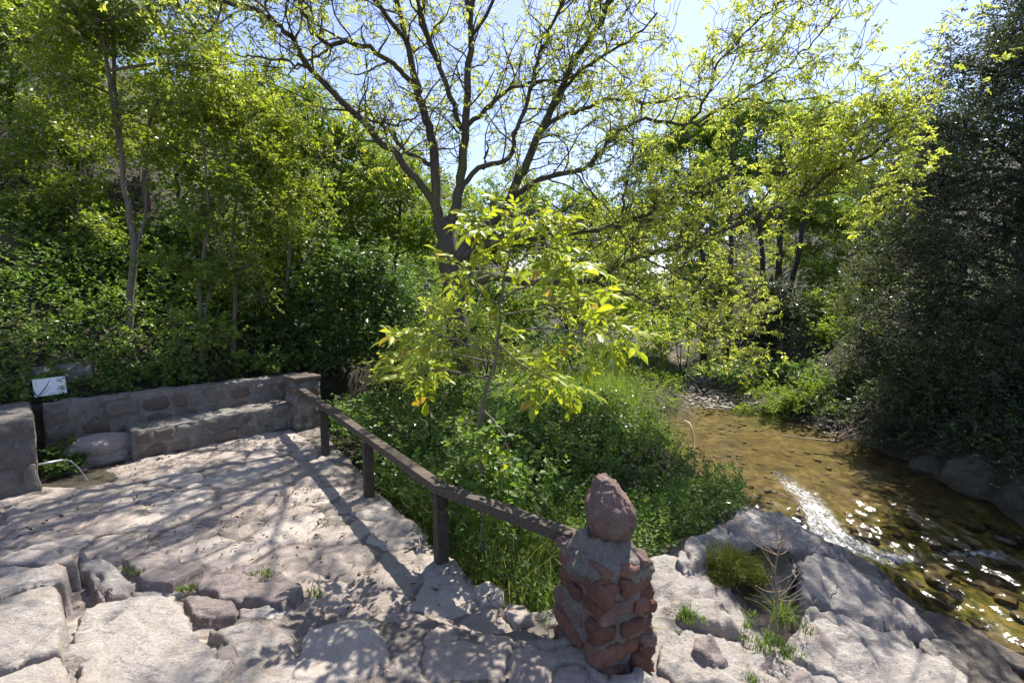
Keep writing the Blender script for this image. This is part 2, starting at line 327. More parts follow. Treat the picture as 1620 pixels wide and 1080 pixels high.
def soil_mat():
    m, t, o = newmat('soil'); b = N(t, 'ShaderNodeBsdfPrincipled'); t.links.new(b.outputs[0], o.inputs[0])
    v = coords(t); n1 = tex(t, 1.2, 6, 0.65, v); n2 = tex(t, 14, 6, 0.7, v)
    red = N(t, 'ShaderNodeAttribute', attribute_name='red'); bed = N(t, 'ShaderNodeAttribute', attribute_name='bed'); alg = N(t, 'ShaderNodeAttribute', attribute_name='algae')
    c = ramp(t, n1, [(0.35, (0.022, 0.018, 0.011)), (0.65, (0.045, 0.037, 0.02))])
    r_ = ramp(t, n2, [(0.35, (0.30, 0.17, 0.11)), (0.65, (0.46, 0.30, 0.21))])
    c = mixc(t, red.outputs['Fac'], c, r_)
    vo = N(t, 'ShaderNodeTexVoronoi'); vo.inputs['Scale'].default_value = 7; t.links.new(v, vo.inputs['Vector'])
    pb = ramp(t, vo.outputs['Color'], [(0.2, (0.05, 0.04, 0.024)), (0.6, (0.105, 0.083, 0.045)), (0.85, (0.22, 0.185, 0.115))])
    pb = mixc(t, 0.6, pb, ramp(t, tex(t, 3, 6, 0.7, v, 0.7), [(0.35, (0.03, 0.024, 0.014)), (0.5, (0.10, 0.078, 0.036)), (0.65, (0.20, 0.165, 0.09))]))
    c = mixc(t, bed.outputs['Fac'], c, pb)
    c = mixc(t, alg.outputs['Fac'], c, ramp(t, tex(t, 5, 6, 0.7, coords(t, (2.5, 1, 1))), [(0.35, (0.04, 0.05, 0.01)), (0.5, (0.10, 0.11, 0.02)), (0.66, (0.28, 0.20, 0.10))]))
    t.links.new(c, b.inputs['Base Color']); b.inputs['Roughness'].default_value = 0.95
    bp = N(t, 'ShaderNodeBump'); bp.inputs['Strength'].default_value = 0.7; bp.inputs['Distance'].default_value = 0.05
    t.links.new(n2, bp.inputs['Height']); t.links.new(bp.outputs[0], b.inputs['Normal']); return m
M['soil'] = soil_mat()

def water_mat(name, tint, bumps=True):
    m, t, o = newmat(name)
    tr = N(t, 'ShaderNodeBsdfTransparent'); tr.inputs[0].default_value = (*tint, 1)
    gl = N(t, 'ShaderNodeBsdfGlossy'); gl.inputs['Roughness'].default_value = 0.13
    fr = N(t, 'ShaderNodeFresnel'); fr.inputs[0].default_value = 1.33
    n = tex(t, 9, 4, 0.6, coords(t, (1.6, 1, 1))); bp = N(t, 'ShaderNodeBump'); bp.inputs['Strength'].default_value = 0.22 if bumps else 0.04; bp.inputs['Distance'].default_value = 0.03
    t.links.new(n, bp.inputs['Height']); t.links.new(bp.outputs[0], gl.inputs['Normal']); t.links.new(bp.outputs[0], fr.inputs['Normal'])
    mx = N(t, 'ShaderNodeMixShader'); t.links.new(fr.outputs[0], mx.inputs[0]); t.links.new(tr.outputs[0], mx.inputs[1]); t.links.new(gl.outputs[0], mx.inputs[2])
    out = mx.outputs[0]
    if bumps:
        fo = N(t, 'ShaderNodeAttribute', attribute_name='foam')
        fn = tex(t, 13, 8, 0.85, coords(t, (1.9, 0.75, 1), (0, 0, 0.35)), 0.9)
        th = N(t, 'ShaderNodeMath', operation='ADD'); t.links.new(fo.outputs['Fac'], th.inputs[0]); t.links.new(fn, th.inputs[1])
        fm = ramp(t, th.outputs[0], [(0.0, (0,)*3), (0.74, (0,)*3), (0.95, (1,)*3)])
        sc_ = N(t, 'ShaderNodeMath', operation='MULTIPLY'); t.links.new(fm, sc_.inputs[0]); sc_.inputs[1].default_value = 0.9
        df = N(t, 'ShaderNodeBsdfDiffuse'); df.inputs[0].default_value = (0.72, 0.75, 0.79, 1)
        m2 = N(t, 'ShaderNodeMixShader'); t.links.new(sc_.outputs[0], m2.inputs[0]); t.links.new(out, m2.inputs[1]); t.links.new(df.outputs[0], m2.inputs[2]); out = m2.outputs[0]
    t.links.new(out, o.inputs[0]); return m
M['water'] = water_mat('creek_water', (0.88, 0.82, 0.62))
M['puddle'] = water_mat('puddle_water', (0.22, 0.20, 0.17), False)
mj, tj, oj = newmat('jet_water'); gj = N(tj, 'ShaderNodeBsdfGlass'); gj.inputs['IOR'].default_value = 1.33; gj.inputs['Roughness'].default_value = 0.1
dj = N(tj, 'ShaderNodeBsdfDiffuse'); dj.inputs[0].default_value = (0.8, 0.85, 0.9, 1); xj = N(tj, 'ShaderNodeMixShader'); xj.inputs[0].default_value = 0.2
tj.links.new(gj.outputs[0], xj.inputs[1]); tj.links.new(dj.outputs[0], xj.inputs[2]); tj.links.new(xj.outputs[0], oj.inputs[0]); M['jet'] = mj

# ------------------------------------------------------------------ terrain
HILL_L = [(-16, -4), (-9.5, 3.5), (-4.75, 8.95), (-2.2, 13), (1.0, 20), (6, 40), (10, 80), (-200, 120), (-200, -4)]
HILL_R = [(9.3, -6), (8.7, 4), (8.3, 8), (9.0, 12), (11.5, 20), (17, 40), (24, 80), (200, 120), (200, -6)]
TERR = [(-3.75, 8.75), (-1.257, 5.11), (-0.41, 3.99), (0.05, 3.47), (0.75, 3.1), (0.9, -3), (-14, -3), (-9.5, 3.4), (-6.9, 6.55), (-4.7, 8.95)]
def creek_c(Y): return np.interp(Y, [-6, 2, 5, 8, 10, 12, 14, 18, 23, 40, 80], [7.4, 6.9, 6.5, 6.05, 5.85, 5.9, 6.4, 7.6, 9.0, 11, 15])
def creek_w(Y): return np.interp(Y, [-6, 2, 5, 8, 9.5, 11.5, 13, 14.2, 18, 23, 80], [1.9, 1.8, 1.5, 2.0, 2.4, 2.4, 1.6, 0.9, 0.6, 0.5, 0.5])
def water_z(Y): return np.interp(Y, [-6, 2, 4, 6.2, 7.6, 9, 30, 80], [-1.75, -1.6, -1.42, -1.28, -1.05, -1.0, -0.9, 0.5])
def ground_z(X, Y):
    P = np.stack([X, Y, 0*X], -1)
    dl = poly_sd(X, Y, HILL_L); dr = poly_sd(X, Y, HILL_R); dt = poly_sd(X, Y, TERR)
    z = -0.75+0.38*sstep(-1.6, -0.1, dt)+0.16*fbm(P*0.5, 3, 3)+np.clip((Y-7)*0.06, 0, 0.9)*sstep(6, 1, X)
    # bank mound between tree and creek
    z = z+0.55*np.exp(-(((X-1.0)/2.6)**2+((Y-10.2)/2.2)**2))
    c, wd, wz = creek_c(Y), creek_w(Y), water_z(Y); dc = np.abs(X-c)-wd
    z = np.maximum(z, wz+0.12)
    bank = sstep(0.9, -0.35, dc); z = z*(1-bank)+(wz-0.22+0.10*fbm(P*2.2, 3, 9))*bank
    far = sstep(30, 90, Y); z = z+far*3
    hl = np.where(dl > 0, 0.85*sstep(0, 0.25, dl)+np.clip(dl-0.7, 0, 14)*0.78+np.clip(dl-14.7, 0, 30)*0.25, 0)+0.35*fbm(P*0.45, 4, 21)*sstep(0.8, 3, dl)
    z = np.where(dl > 0, np.maximum(z, 0)*0+hl+np.minimum(0, z)*sstep(1.5, 0, dl)*0, z)
    hr = np.clip(dr, 0, 13)*0.85+np.clip(dr-13, 0, 30)*0.2+0.4*fbm(P*0.5, 4, 31)*sstep(0.2, 2, dr)
    z = np.where(dr > 0, np.maximum(z+hr, z), z)
    z = np.where((X > 0.8) & (X < 5.4) & (Y < 7.6), z-0.9*sstep(0.8, 1.4, X)*sstep(7.6, 6.6, Y+0.22*(4.5-X)), z)
    # terrace base (just under the paving)
    z = np.where(dt > 0, -0.03-0.6*sstep(0.35, 0.1, dt), z)
    return z
def axis(a):
    out = [a[0][0]]
    for lo, hi, st in a: out += list(np.arange(lo+st, hi+st*0.5, st))
    return np.array(out)
gx = axis([(-120, -30, 6), (-30, -14, 1.0), (-14, 12, 0.16), (12, 30, 1.0), (30, 120, 6)])
gy = axis([(-40, -6, 4), (-6, 1.5, 0.5), (1.5, 20, 0.16), (20, 40, 0.6), (40, 160, 5)])
GX, GY = np.meshgrid(gx, gy, indexing='ij'); GZ = ground_z(GX, GY)
mb = MB(); mb.add(np.stack([GX, GY, GZ], -1), grid_faces(len(gx), len(gy))[:, :])
dcr = np.abs(GX-creek_c(GY))-creek_w(GY); dL = poly_sd(GX, GY, HILL_L)
red = sstep(3.2, 4.6, dL)*sstep(9.5, 7, GY-0.25*GX-3.5)*sstep(-0.25, 0.2, fbm(np.stack([GX, GY, GX*0], -1)*0.35, 3, 41)+0.25)
alg = sstep(0.3, -0.1, dcr)*sstep(8.4, 6.8, GY)
ground = mb.obj('ground', M['soil'], vattr={'red': red.ravel(), 'bed': sstep(0.25, 0.0, dcr).ravel(), 'algae': alg.ravel()})
tag(ground, kind='structure')
def gz(x, y): return float(ground_z(np.array([x]), np.array([y]))[0])

# water surface of the creek
wy = np.arange(1, 15.2, 0.042); wsx = np.linspace(-1, 1, 115)
WY, WS = np.meshgrid(wy, wsx, indexing='ij'); WX = creek_c(WY)+WS*(creek_w(WY)+0.45)
def blob(px, py, sx, sy, z=-1.2):
    p = PZ(px, py, z); return np.exp(-(((WX-p[0])/sx)**2+((WY-p[1])/sy)**2))
WYX = (WY-6.5)+(WX-6.0)*0.0
foam = 0.62*blob(1262, 790, 0.30, 0.8)+0.62*blob(1315, 848, 0.40, 0.5)+0.45*blob(1290, 822, 0.3, 0.4)+0.46*blob(1430, 875, 0.35, 0.3)+0.20*blob(1480, 930, 0.25, 0.5)+0.16*blob(1560, 960, 0.3, 0.5, -1.35)+0.2*blob(1600, 1010, 0.2, 0.6, -1.4)+0.30*blob(1380, 870, 0.3, 0.4)+0.25*blob(1480, 850, 0.5, 0.2)+0.50*blob(1540, 870, 0.8, 0.14)+0.30*blob(1400, 920, 0.4, 0.3)+0.30*blob(1600, 885, 0.4, 0.2)+0.22*blob(1560, 1010, 0.4, 0.4, -1.4)+0.25*blob(1240, 760, 0.4, 0.4)+0.22*blob(1350, 800, 0.5, 0.4)
turb = sstep(9.2, 7.2, WY)
PW = np.stack([WX, WY, 0*WX], -1)
ww = water_z(WY)+(0.005+0.06*turb)*fbm(PW*np.array([3.2, 2.0, 1]), 4, 51)+(0.004+0.03*turb)*fbm(PW*np.array([11, 7, 1]), 3, 55)+0.05*foam*fbm(PW*9, 3, 57)
mb = MB(); mb.add(np.stack([WX, WY, ww], -1), grid_faces(len(wy), len(wsx))[:, ::-1])
wat = mb.obj('stream_water', M['water'], vattr={'foam': np.clip(foam*0.5, 0, 0.30).ravel()}); tag(wat, kind='structure')

# ------------------------------------------------------------------ stone slabs
def slab(name, poly, zs, t, r, mat, parent, amp=0.02, res=0.02, seed=0, wob=0.03, freq=2.2, step=0.0, sdir_=(0.4, 0.9)):
    """stone with an irregular outline (world xy), its top through heights zs, rounded rim and real thickness"""
    P = np.asarray(poly, float)[:, :2]; zs = np.broadcast_to(np.asarray(zs, float), (len(P),))
    A = np.c_[P, np.ones(len(P))]; k = np.linalg.lstsq(A, zs, rcond=None)[0] if np.ptp(zs) > 1e-6 else np.array([0, 0, zs[0]])
    lo = P.min(0)-0.08; hi = P.max(0)+0.08
    x = np.arange(lo[0], hi[0], res); y = np.arange(lo[1], hi[1], res); X, Y = np.meshgrid(x, y, indexing='ij')
    Pn = np.stack([X, Y, 0*X+seed*5.1], -1)
    s = poly_sd(X, Y, P)+wob*fbm(Pn*4.5, 3, seed+1)
    s = s+0.5*wob*np.round(2.2*noise(Pn*3.1, seed+11))/2.2
    rr_ = r*(0.45+0.5*(noise(Pn*2.3, seed+12)+1)); q = np.clip(1-s/rr_, 0, 1); drop = t*(1-np.sqrt(np.maximum(0, 1-q*q)))+0.03*t*sstep(4*r, 0, s)
    f1 = np.abs(fbm(Pn*1.25+3.3, 4, seed+13)); f2 = np.abs(fbm(Pn*2.9+7.7, 3, seed+14)); drop = drop+amp*1.3*sstep(0.04, 0.0, f1)+amp*0.35*sstep(0.03, 0.0, f2)*(noise(Pn*1.1, seed+15) > 0)
    n = fbm(Pn*freq, 5, seed+2)
    ter = n*2.2; ter = (np.floor(ter)+sstep(0.7, 1.0, ter-np.floor(ter)))/2.2
    Z = k[0]*X+k[1]*Y+k[2]+amp*(0.5*n+0.6*ter)+0.45*amp*fbm(Pn*11, 4, seed+3, 0.6)-drop
    ca, sa = math.cos(seed*1.7), math.sin(seed*1.7); PF = np.stack([X*ca+Y*sa, (Y*ca-X*sa)*1.7, 0*X], -1)
    if amp > 0.01: Z = Z+amp*(1.1*facet(PF*1.7, seed+20)+0.6*facet(PF*5.5, seed+30))
    if step > 0:
        ph = (X*sdir_[0]+Y*sdir_[1])*3.1+1.2*fbm(Pn*1.4, 3, seed+4); fr = ph-np.floor(ph)
        Z = Z+step*(fr-sstep(0.82, 1.0, fr)*1.0)*2-step
    keep = s > -res*1.2; fk = keep[:-1, :-1] | keep[1:, :-1] | keep[:-1, 1:] | keep[1:, 1:]
    V = np.stack([X, Y, Z], -1).reshape(-1, 3); Q = grid_faces(len(x), len(y), fk)
    if not len(Q): return None
    V, Q, _ = compact(V, Q); c = V.mean(0); mb = MB(); mb.add(V-c, Q)
    o = mb.obj(name, mat, parent); o.location = c; return o
def pxs(pts, z): return [PZ(x, y, z)[:2] for x, y in pts]

def clip_half(poly, m, n):
    out = []; L = len(poly)
    for i in range(L):
        a, b = poly[i], poly[(i+1) % L]; da, db = (a-m)@n, (b-m)@n
        if da <= 0: out.append(a)
        if da*db < 0: out.append(a+(b-a)*(da/(da-db)))
    return out
def voronoi_cells(region, spacing, seed, jitter=0.75):
    r_ = np.random.default_rng(seed); P = np.asarray(region); lo, hi = P.min(0), P.max(0); pts = []; row = 0; y = lo[1]
    while y < hi[1]+spacing:
        for x in np.arange(lo[0]-spacing, hi[0]+spacing, spacing):
            pts.append(np.array([x+(row % 2)*spacing/2, y])+(r_.random(2)-0.5)*spacing*jitter)
        y += spacing*0.8; row += 1
    pts = np.array(pts); sdv = poly_sd(pts[:, 0], pts[:, 1], P); cells = []
    for i in np.where(sdv > -spacing*0.1)[0]:
        s = spacing*1.6; poly = [pts[i]+np.array(c)*s for c in ((-1, -1), (1, -1), (1, 1), (-1, 1))]
        d = np.linalg.norm(pts-pts[i], axis=1)
        for j in np.where((d > 0) & (d < spacing*2.4))[0]:
            poly = clip_half(poly, (pts[i]+pts[j])/2, pts[j]-pts[i])
            if len(poly) < 3: break
        if len(poly) >= 3: cells.append(np.array(poly))
    return cells
def shrink(poly, g):
    c = poly.mean(0); d = poly-c; L = np.linalg.norm(d, axis=1, keepdims=True); return c+d*np.maximum(0.2, (L-g)/L)

# terrace paving: grout bed and flagstones
terr = [(-3.75, 8.75), (-2.5, 6.95), (-1.257, 5.11), (-0.41, 3.99), (0.0, 3.5), (0.55, 3.25), (0.7, 2.2), (-6.5, 2.2), (-9.5, 3.4), (-6.9, 6.55), (-4.7, 8.95)]
x = np.arange(-9.5, 0.9, 0.05); y = np.arange(2.0, 9.0, 0.05); X, Y = np.meshgrid(x, y, indexing='ij')
s = poly_sd(X, Y, terr)+0.04*fbm(np.stack([X, Y, 0*X], -1)*4, 3, 61)
trough = np.exp(-(((X+6.15)*0.67+(Y-6.2)*0.74)/0.42)**4-(((X+6.15)*-0.74+(Y-6.2)*0.67)/0.5)**4)
relief = lambda X, Y: 0.022*fbm(np.stack([X, Y, 0*X], -1)*0.9, 3, 63)
Zb = -0.012+relief(X, Y)+0.012*fbm(np.stack([X, Y, 0*X], -1)*7, 3, 65)-0.9*sstep(0.06, -0.02, s)-0.30*trough
keep = s > -0.07; fk = keep[:-1, :-1] | keep[1:, 1:]
V, Q, _ = compact(np.stack([X, Y, Zb], -1).reshape(-1, 3), grid_faces(len(x), len(y), fk))
mb = MB(); mb.add(V, Q); terrace = mb.obj('terrace_pavement', M['grout']); tag(terrace, kind='structure')
for i, c in enumerate(voronoi_cells(terr, 0.62, 5)):
    ctr = c.mean(0)
    if poly_sd(np.array([ctr[0]]), np.array([ctr[1]]), terr)[0] < 0.02: continue
    if math.hypot((ctr[0]+6.15), (ctr[1]-6.2)) < 0.55 or ctr[1] < 2.4 and ctr[0] < -3: continue
    lim = []
    for p in c:       # keep inside the terrace outline
        lim.append(p)
    c = np.array(lim)
    for k in range(len(terr)):
        a, b = np.array(terr[k]), np.array(terr[(k+1) % len(terr)]); n = np.array([-(b-a)[1], (b-a)[0]]); n = n/np.linalg.norm(n)
        if k in (0, 1, 2, 3, 10) and len(c) >= 3: c = np.array(clip_half(list(c), a, n*(-1 if ((np.array([-3, 5])-a)@n) > 0 else 1)))
    if len(c) < 3: continue
    z0 = 0.004+float(relief(np.array(ctr[0]), np.array(ctr[1])))+rng.uniform(-0.006, 0.010)
    slab('flagstone', shrink(c, 0.020), z0+0.006, 0.03, 0.03, M['flag'], terrace, 0.020, 0.022 if ctr[1] < 5.5 else 0.035, 100+i, 0.03, 2.5)
# raised step of stones in front of the pillar
stepreg = pxs([(370, 965), (470, 948), (560, 960), (640, 972), (690, 962), (760, 985), (830, 985), (900, 1000), (930, 1140), (250, 1140)], 0.13)
slab('step_bed', stepreg, 0.09, 0.30, 0.05, M['grout'], terrace, 0.012, 0.025, 300, 0.03)
for i, c in enumerate(voronoi_cells(stepreg, 0.66, 8)):
    if poly_sd(np.array([c.mean(0)[0]]), np.array([c.mean(0)[1]]), stepreg)[0] < 0.0: continue
    slab('step_stone', shrink(c, 0.016), 0.118+rng.uniform(-0.012, 0.014), 0.04, 0.02, M['flag'], terrace, 0.024, 0.016, 320+i, 0.035, 3)
for i, (pts, z) in enumerate([([(742, 925), (775, 912), (800, 930), (795, 948), (760, 952)], 0.06), ([(800, 945), (835, 950), (850, 975), (815, 985), (790, 965)], 0.07), ([(690, 872), (725, 880), (742, 905), (712, 912)], 0.03), ([(640, 820), (668, 832), (690, 862), (662, 852)], 0.03), ([(590, 775), (615, 785), (638, 812), (612, 806)], 0.02)]):
    slab('kerb_stone', pxs(pts, z), z, 0.25, 0.05, M['flag'], terrace, 0.02, 0.014, 360+i, 0.02, 4)

# bedrock in the foreground
bedrock = empty('bedrock'); tag(bedrock, kind='structure')
# left outcrop body
def field(name, pts, xr, yr, res, mat, seed, amp=0.05, clipfn=None, step=0.0):
    """rock surface through the given points (smooth interpolation), with relief"""
    C = np.array([p[:2] for p in pts]); Zc = np.array([p[2] for p in pts])
    X, Y = np.meshgrid(np.arange(*xr, res), np.arange(*yr, res), indexing='ij')
    wsum = 0; zsum = 0
    for c, z in zip(C, Zc):
        w_ = 1/((X-c[0])**2+(Y-c[1])**2+0.02)**1.6; wsum = wsum+w_; zsum = zsum+w_*z
    P3 = np.stack([X, Y, 0*X], -1); PR = np.stack([X*0.8+Y*0.6, (Y*0.8-X*0.6)*2.6, 0*X], -1)
    Z = zsum/wsum-0.10+amp*fbm(P3*1.3, 5, seed)+0.5*amp*(1-2*np.abs(fbm(PR*1.4, 4, seed+5)))+0.25*amp*fbm(P3*9, 4, seed+6, 0.6)-0.045*sstep(0.05, 0, np.abs(fbm(PR*0.9, 4, seed+7)))+0.26*facet(PR*np.array([1.1, 0.75, 1]), seed+20)*sstep(-1.2, -0.9, zsum/wsum)+0.07*facet(PR*np.array([3.6, 2.6, 1]), seed+30)
    if step:
        ph = Z/step+0.6*fbm(P3*1.1, 3, seed+8); Z = (np.floor(ph)+sstep(0.55, 1.0, ph-np.floor(ph)))*step*0.6+Z*0.4
    keep = np.ones(X.shape, bool) if clipfn is None else clipfn(X, Y)
    fk = keep[:-1, :-1] & keep[1:, 1:]
    V, Q, _ = compact(np.stack([X, Y, Z], -1).reshape(-1, 3), grid_faces(X.shape[0], X.shape[1], fk))
    mb = MB(); mb.add(V, Q); return mb.obj(name, mat, bedrock)
L_ = [PZ(-60, 860, 0.15), PZ(60, 862, 0.10), PZ(140, 850, 0.05), PZ(200, 870, 0.06), PZ(330, 880, -0.05), PZ(480, 905, -0.08), PZ(60, 935, 0.15), PZ(200, 940, 0.10), PZ(330, 960, 0.05), PZ(440, 960, -0.06),
      PZ(60, 1060, 0.25), PZ(250, 1060, 0.14), PZ(420, 1070, 0.05), PZ(150, 1200, 0.3), PZ(400, 1200, 0.1), PZ(-150, 1000, 0.35), PZ(-100, 830, 0.0), PZ(300, 840, -0.15), PZ(120, 820, -0.15), PZ(520, 960, -0.15)]
field('outcrop_base', L_, (-5.6, -0.4), (1.6, 4.9), 0.028, M['rock'], 71, 0.05,
      lambda X, Y: poly_sd(X, Y, pxs([(-400, 850), (0, 845), (150, 838), (330, 865), (500, 905), (520, 950), (440, 975), (560, 1200), (-400, 1300)], 0)) > 0)
def Z3(x, y): # zoom coordinates of the foreground study -> photo pixels
    return (x*0.3457, 780+y*0.3457)
SL = [
 ('A', [(345, 530), (440, 465), (620, 452), (800, 440), (850, 500), (960, 640), (1050, 750), (980, 830), (960, 960), (330, 960), (318, 640)], 0.22, 0.30, 0.04, 'rock_pale', 0.025),
 ('B', [(-120, 470), (0, 445), (240, 388), (282, 420), (303, 520), (297, 690), (60, 742), (-120, 780)], 0.34, 0.35, 0.05, 'rock_pale', 0.03),
 ('C', [(60, 775), (270, 705), (350, 868), (360, 1000), (-150, 1000), (-100, 850)], 0.34, 0.30, 0.05, 'rock_pale', 0.03),
 ('D', [(-150, 330), (0, 312), (240, 290), (303, 312), (292, 375), (150, 398), (0, 430), (-150, 460)], 0.34, 0.30, 0.035, 'rock', 0.03),
 ('D2', [(-150, 290), (0, 262), (150, 215), (270, 200), (345, 225), (350, 280), (240, 288), (120, 290), (-150, 320)], 0.36, 0.35, 0.06, 'rock_pale', 0.03),
 ('E', [(330, 225), (385, 232), (520, 298), (560, 335), (622, 385), (600, 440), (455, 462), (400, 440), (375, 330)], [0.30, 0.28, 0.17, 0.16, 0.12, 0.12, 0.12, 0.14, 0.24], 0.35, 0.06, 'rock', 0.045),
 ('F', [(560, 290), (700, 250), (830, 245), (842, 285), (955, 318), (775, 392), (650, 362)], [0.15, 0.17, 0.16, 0.15, 0.13, 0.18, 0.18], 0.22, 0.04, 'rock_brown', 0.025),
 ('F2', [(780, 395), (900, 345), (950, 330), (945, 380), (880, 400), (760, 425)], 0.08, 0.2, 0.03, 'rock_brown', 0.015),
 ('F3', [(560, 440), (740, 400), (870, 380), (900, 420), (800, 445), (620, 460)], 0.08, 0.2, 0.03, 'rock', 0.02),
 ('G', [(890, 400), (960, 312), (1210, 288), (1335, 355), (1395, 415), (1290, 488), (1180, 440), (1000, 470)], [0.1, 0.1, 0.12, 0.12, 0.16, 0.2, 0.18, 0.14], 0.24, 0.05, 'rock_brown', 0.03),
 ('H', [(840, 470), (900, 440), (1050, 480), (1095, 530), (1000, 552), (920, 550)], 0.12, 0.2, 0.05, 'rock_brown', 0.02),
 ('P', [(1470, 500), (1560, 470), (1600, 500), (1560, 525), (1480, 530)], 0.05, 0.1, 0.03, 'rock_brown', 0.015),
 ('I', [(960, 590), (1190, 560), (1365, 615), (1350, 690), (1130, 770), (1060, 740)], 0.15, 0.15, 0.05, 'rock_pale', 0.02),
 ('J', [(1080, 500), (1300, 500), (1500, 560), (1380, 600), (1190, 550), (1090, 545)], 0.12, 0.15, 0.05, 'rock_pale', 0.02),
 ('K', [(1010, 850), (1130, 785), (1380, 700), (1480, 800), (1400, 960), (1000, 960)], 0.16, 0.15, 0.05, 'rock_pale', 0.02),
]
for i, (nm, pts, z, t_, r_, mt, am) in enumerate(SL):
    zz = np.broadcast_to(np.asarray(z, float), (len(pts),))
    poly = [PZ(*Z3(*p), q)[:2] for p, q in zip(pts, zz)]
    slab('slab', poly, zz-0.03, t_, r_*0.5, M[mt], bedrock, am*1.1, 0.013, 400+i*7, 0.045, 2.6, 0.010)

# right outcrop
RK = [PZ(1060, 870, -0.02), PZ(1120, 835, -0.12), PZ(1190, 802, -0.25), PZ(1250, 815, -0.35), PZ(1300, 855, -0.7), PZ(1340, 880, -1.0), PZ(1100, 900, -0.12), PZ(1180, 890, -0.50), PZ(1215, 900, -0.62), PZ(1235, 920, -0.62), PZ(1200, 925, -0.60), PZ(1150, 950, -0.30), PZ(1080, 1000, -0.08),
      PZ(1290, 890, -0.42), PZ(1380, 930, -0.62), PZ(1450, 960, -0.85), PZ(1490, 1000, -1.1), PZ(1520, 1060, -1.2), PZ(1240, 980, -0.42), PZ(1350, 1030, -0.52), PZ(1450, 1060, -0.75), PZ(1600, 1100, -1.25), PZ(1150, 1060, -0.12), PZ(1000, 1090, 0.0), PZ(1300, 1150, -0.4), PZ(1500, 1200, -0.8), PZ(1100, 1200, 0.0),
      np.array([5.4, 6.5, -1.6]), np.array([5.6, 5.5, -1.65]), np.array([5.6, 4.0, -1.7]), np.array([5.2, 7.3, -1.5]), np.array([2.2, 6.0, -0.9]), np.array([3.2, 6.9, -1.1]), np.array([4.2, 7.3, -1.2]), np.array([1.2, 5.2, -0.8]), np.array([0.6, 4.4, -0.7]), np.array([5.5, 2.5, -1.6])]
field('outcrop_ledge', RK, (0.15, 5.7), (1.9, 7.3), 0.022, M['rock'], 81, 0.07, lambda X, Y: ~((X < 1.0) & (Y > 3.55)), 0.10)
SR = [
 ([(1062, 872), (1110, 838), (1165, 805), (1195, 798), (1250, 806), (1295, 838), (1318, 868), (1290, 872), (1240, 868), (1190, 862), (1130, 862), (1085, 890)], [-.02, -.1, -.2, -.23, -.3, -.5, -.62, -.5, -.42, -.36, -.22, -.05], .4, .10, 'rock', .04),
 ([(1262, 872), (1330, 868), (1372, 900), (1420, 935), (1470, 975), (1500, 1008), (1450, 1000), (1380, 980), (1320, 955), (1262, 935), (1250, 900)], [-.36, -.48, -.6, -.75, -.9, -1.05, -.9, -.7, -.52, -.38, -.36], .45, .10, 'rock', .04),
 ([(1265, 958), (1330, 962), (1420, 1000), (1490, 1030), (1535, 1070), (1545, 1110), (1380, 1100), (1300, 1050), (1250, 1030)], [-.42, -.5, -.68, -.85, -.98, -1.0, -.72, -.5, -.4], .35, .06, 'rock_pale', .03),
 ([(1085, 940), (1110, 932), (1160, 955), (1180, 985), (1150, 1000), (1100, 975), (1075, 960)], [-.1, -.13, -.2, -.26, -.24, -.14, -.09], .25, .08, 'rock_pale', .03),
 ([(1050, 1000), (1090, 990), (1170, 1030), (1230, 1070), (1200, 1100), (1080, 1080), (1040, 1050)], [-.04, -.08, -.18, -.26, -.24, -.08, -.02], .25, .06, 'rock_pale', .03),
 ([(1440, 1000), (1500, 1012), (1560, 1050), (1620, 1080), (1650, 1110), (1560, 1110), (1500, 1060)], [-.98, -1.08, -1.18, -1.25, -1.3, -1.2, -1.08], .3, .06, 'rock_pale', .02),
 ([(1510, 990), (1560, 1000), (1640, 1035), (1680, 1070), (1600, 1050), (1530, 1022)], [-1.22, -1.27, -1.3, -1.34, -1.3, -1.24], .25, .05, 'rock_pale', .02),
 ([(900, 1085), (960, 1062), (1010, 1055), (1060, 1075), (1050, 1120), (900, 1130)], .06, .2, .05, 'rock_pale', .03),
 ([(1095, 1002), (1130, 1000), (1150, 1025), (1120, 1040), (1085, 1025)], -.03, .12, .03, 'rock_brown', .03),
 ([(1240, 1060), (1270, 1050), (1300, 1075), (1270, 1100), (1235, 1090)], -.28, .12, .03, 'rock_brown', .03),
 ([(820, 965), (870, 955), (895, 962), (890, 985), (840, 990)], -.12, .3, .06, 'rock', .03),
]
for i, (pts, z, t_, r_, mt, am) in enumerate(SR):
    zz = np.broadcast_to(np.asarray(z, float), (len(pts),))
    poly = [PZ(*p, q)[:2] for p, q in zip(pts, zz)]
    slab('slab', poly, zz, t_, r_*0.6, M[mt], bedrock, am*1.2, 0.014, 600+i*7, 0.06, 2.2, 0.022, (0.75, -0.65))
# rain pool caught in the ledge
pp = pxs([(1165, 905), (1205, 868), (1245, 875), (1262, 900), (1255, 935), (1225, 955), (1185, 945)], -0.37)
slab('rain_pool', pp, -0.37, 0.01, 0.02, M['puddle'], None, 0.0005, 0.03, 690, 0.02)
po = bpy.data.objects['rain_pool']; tag(po, kind='structure')

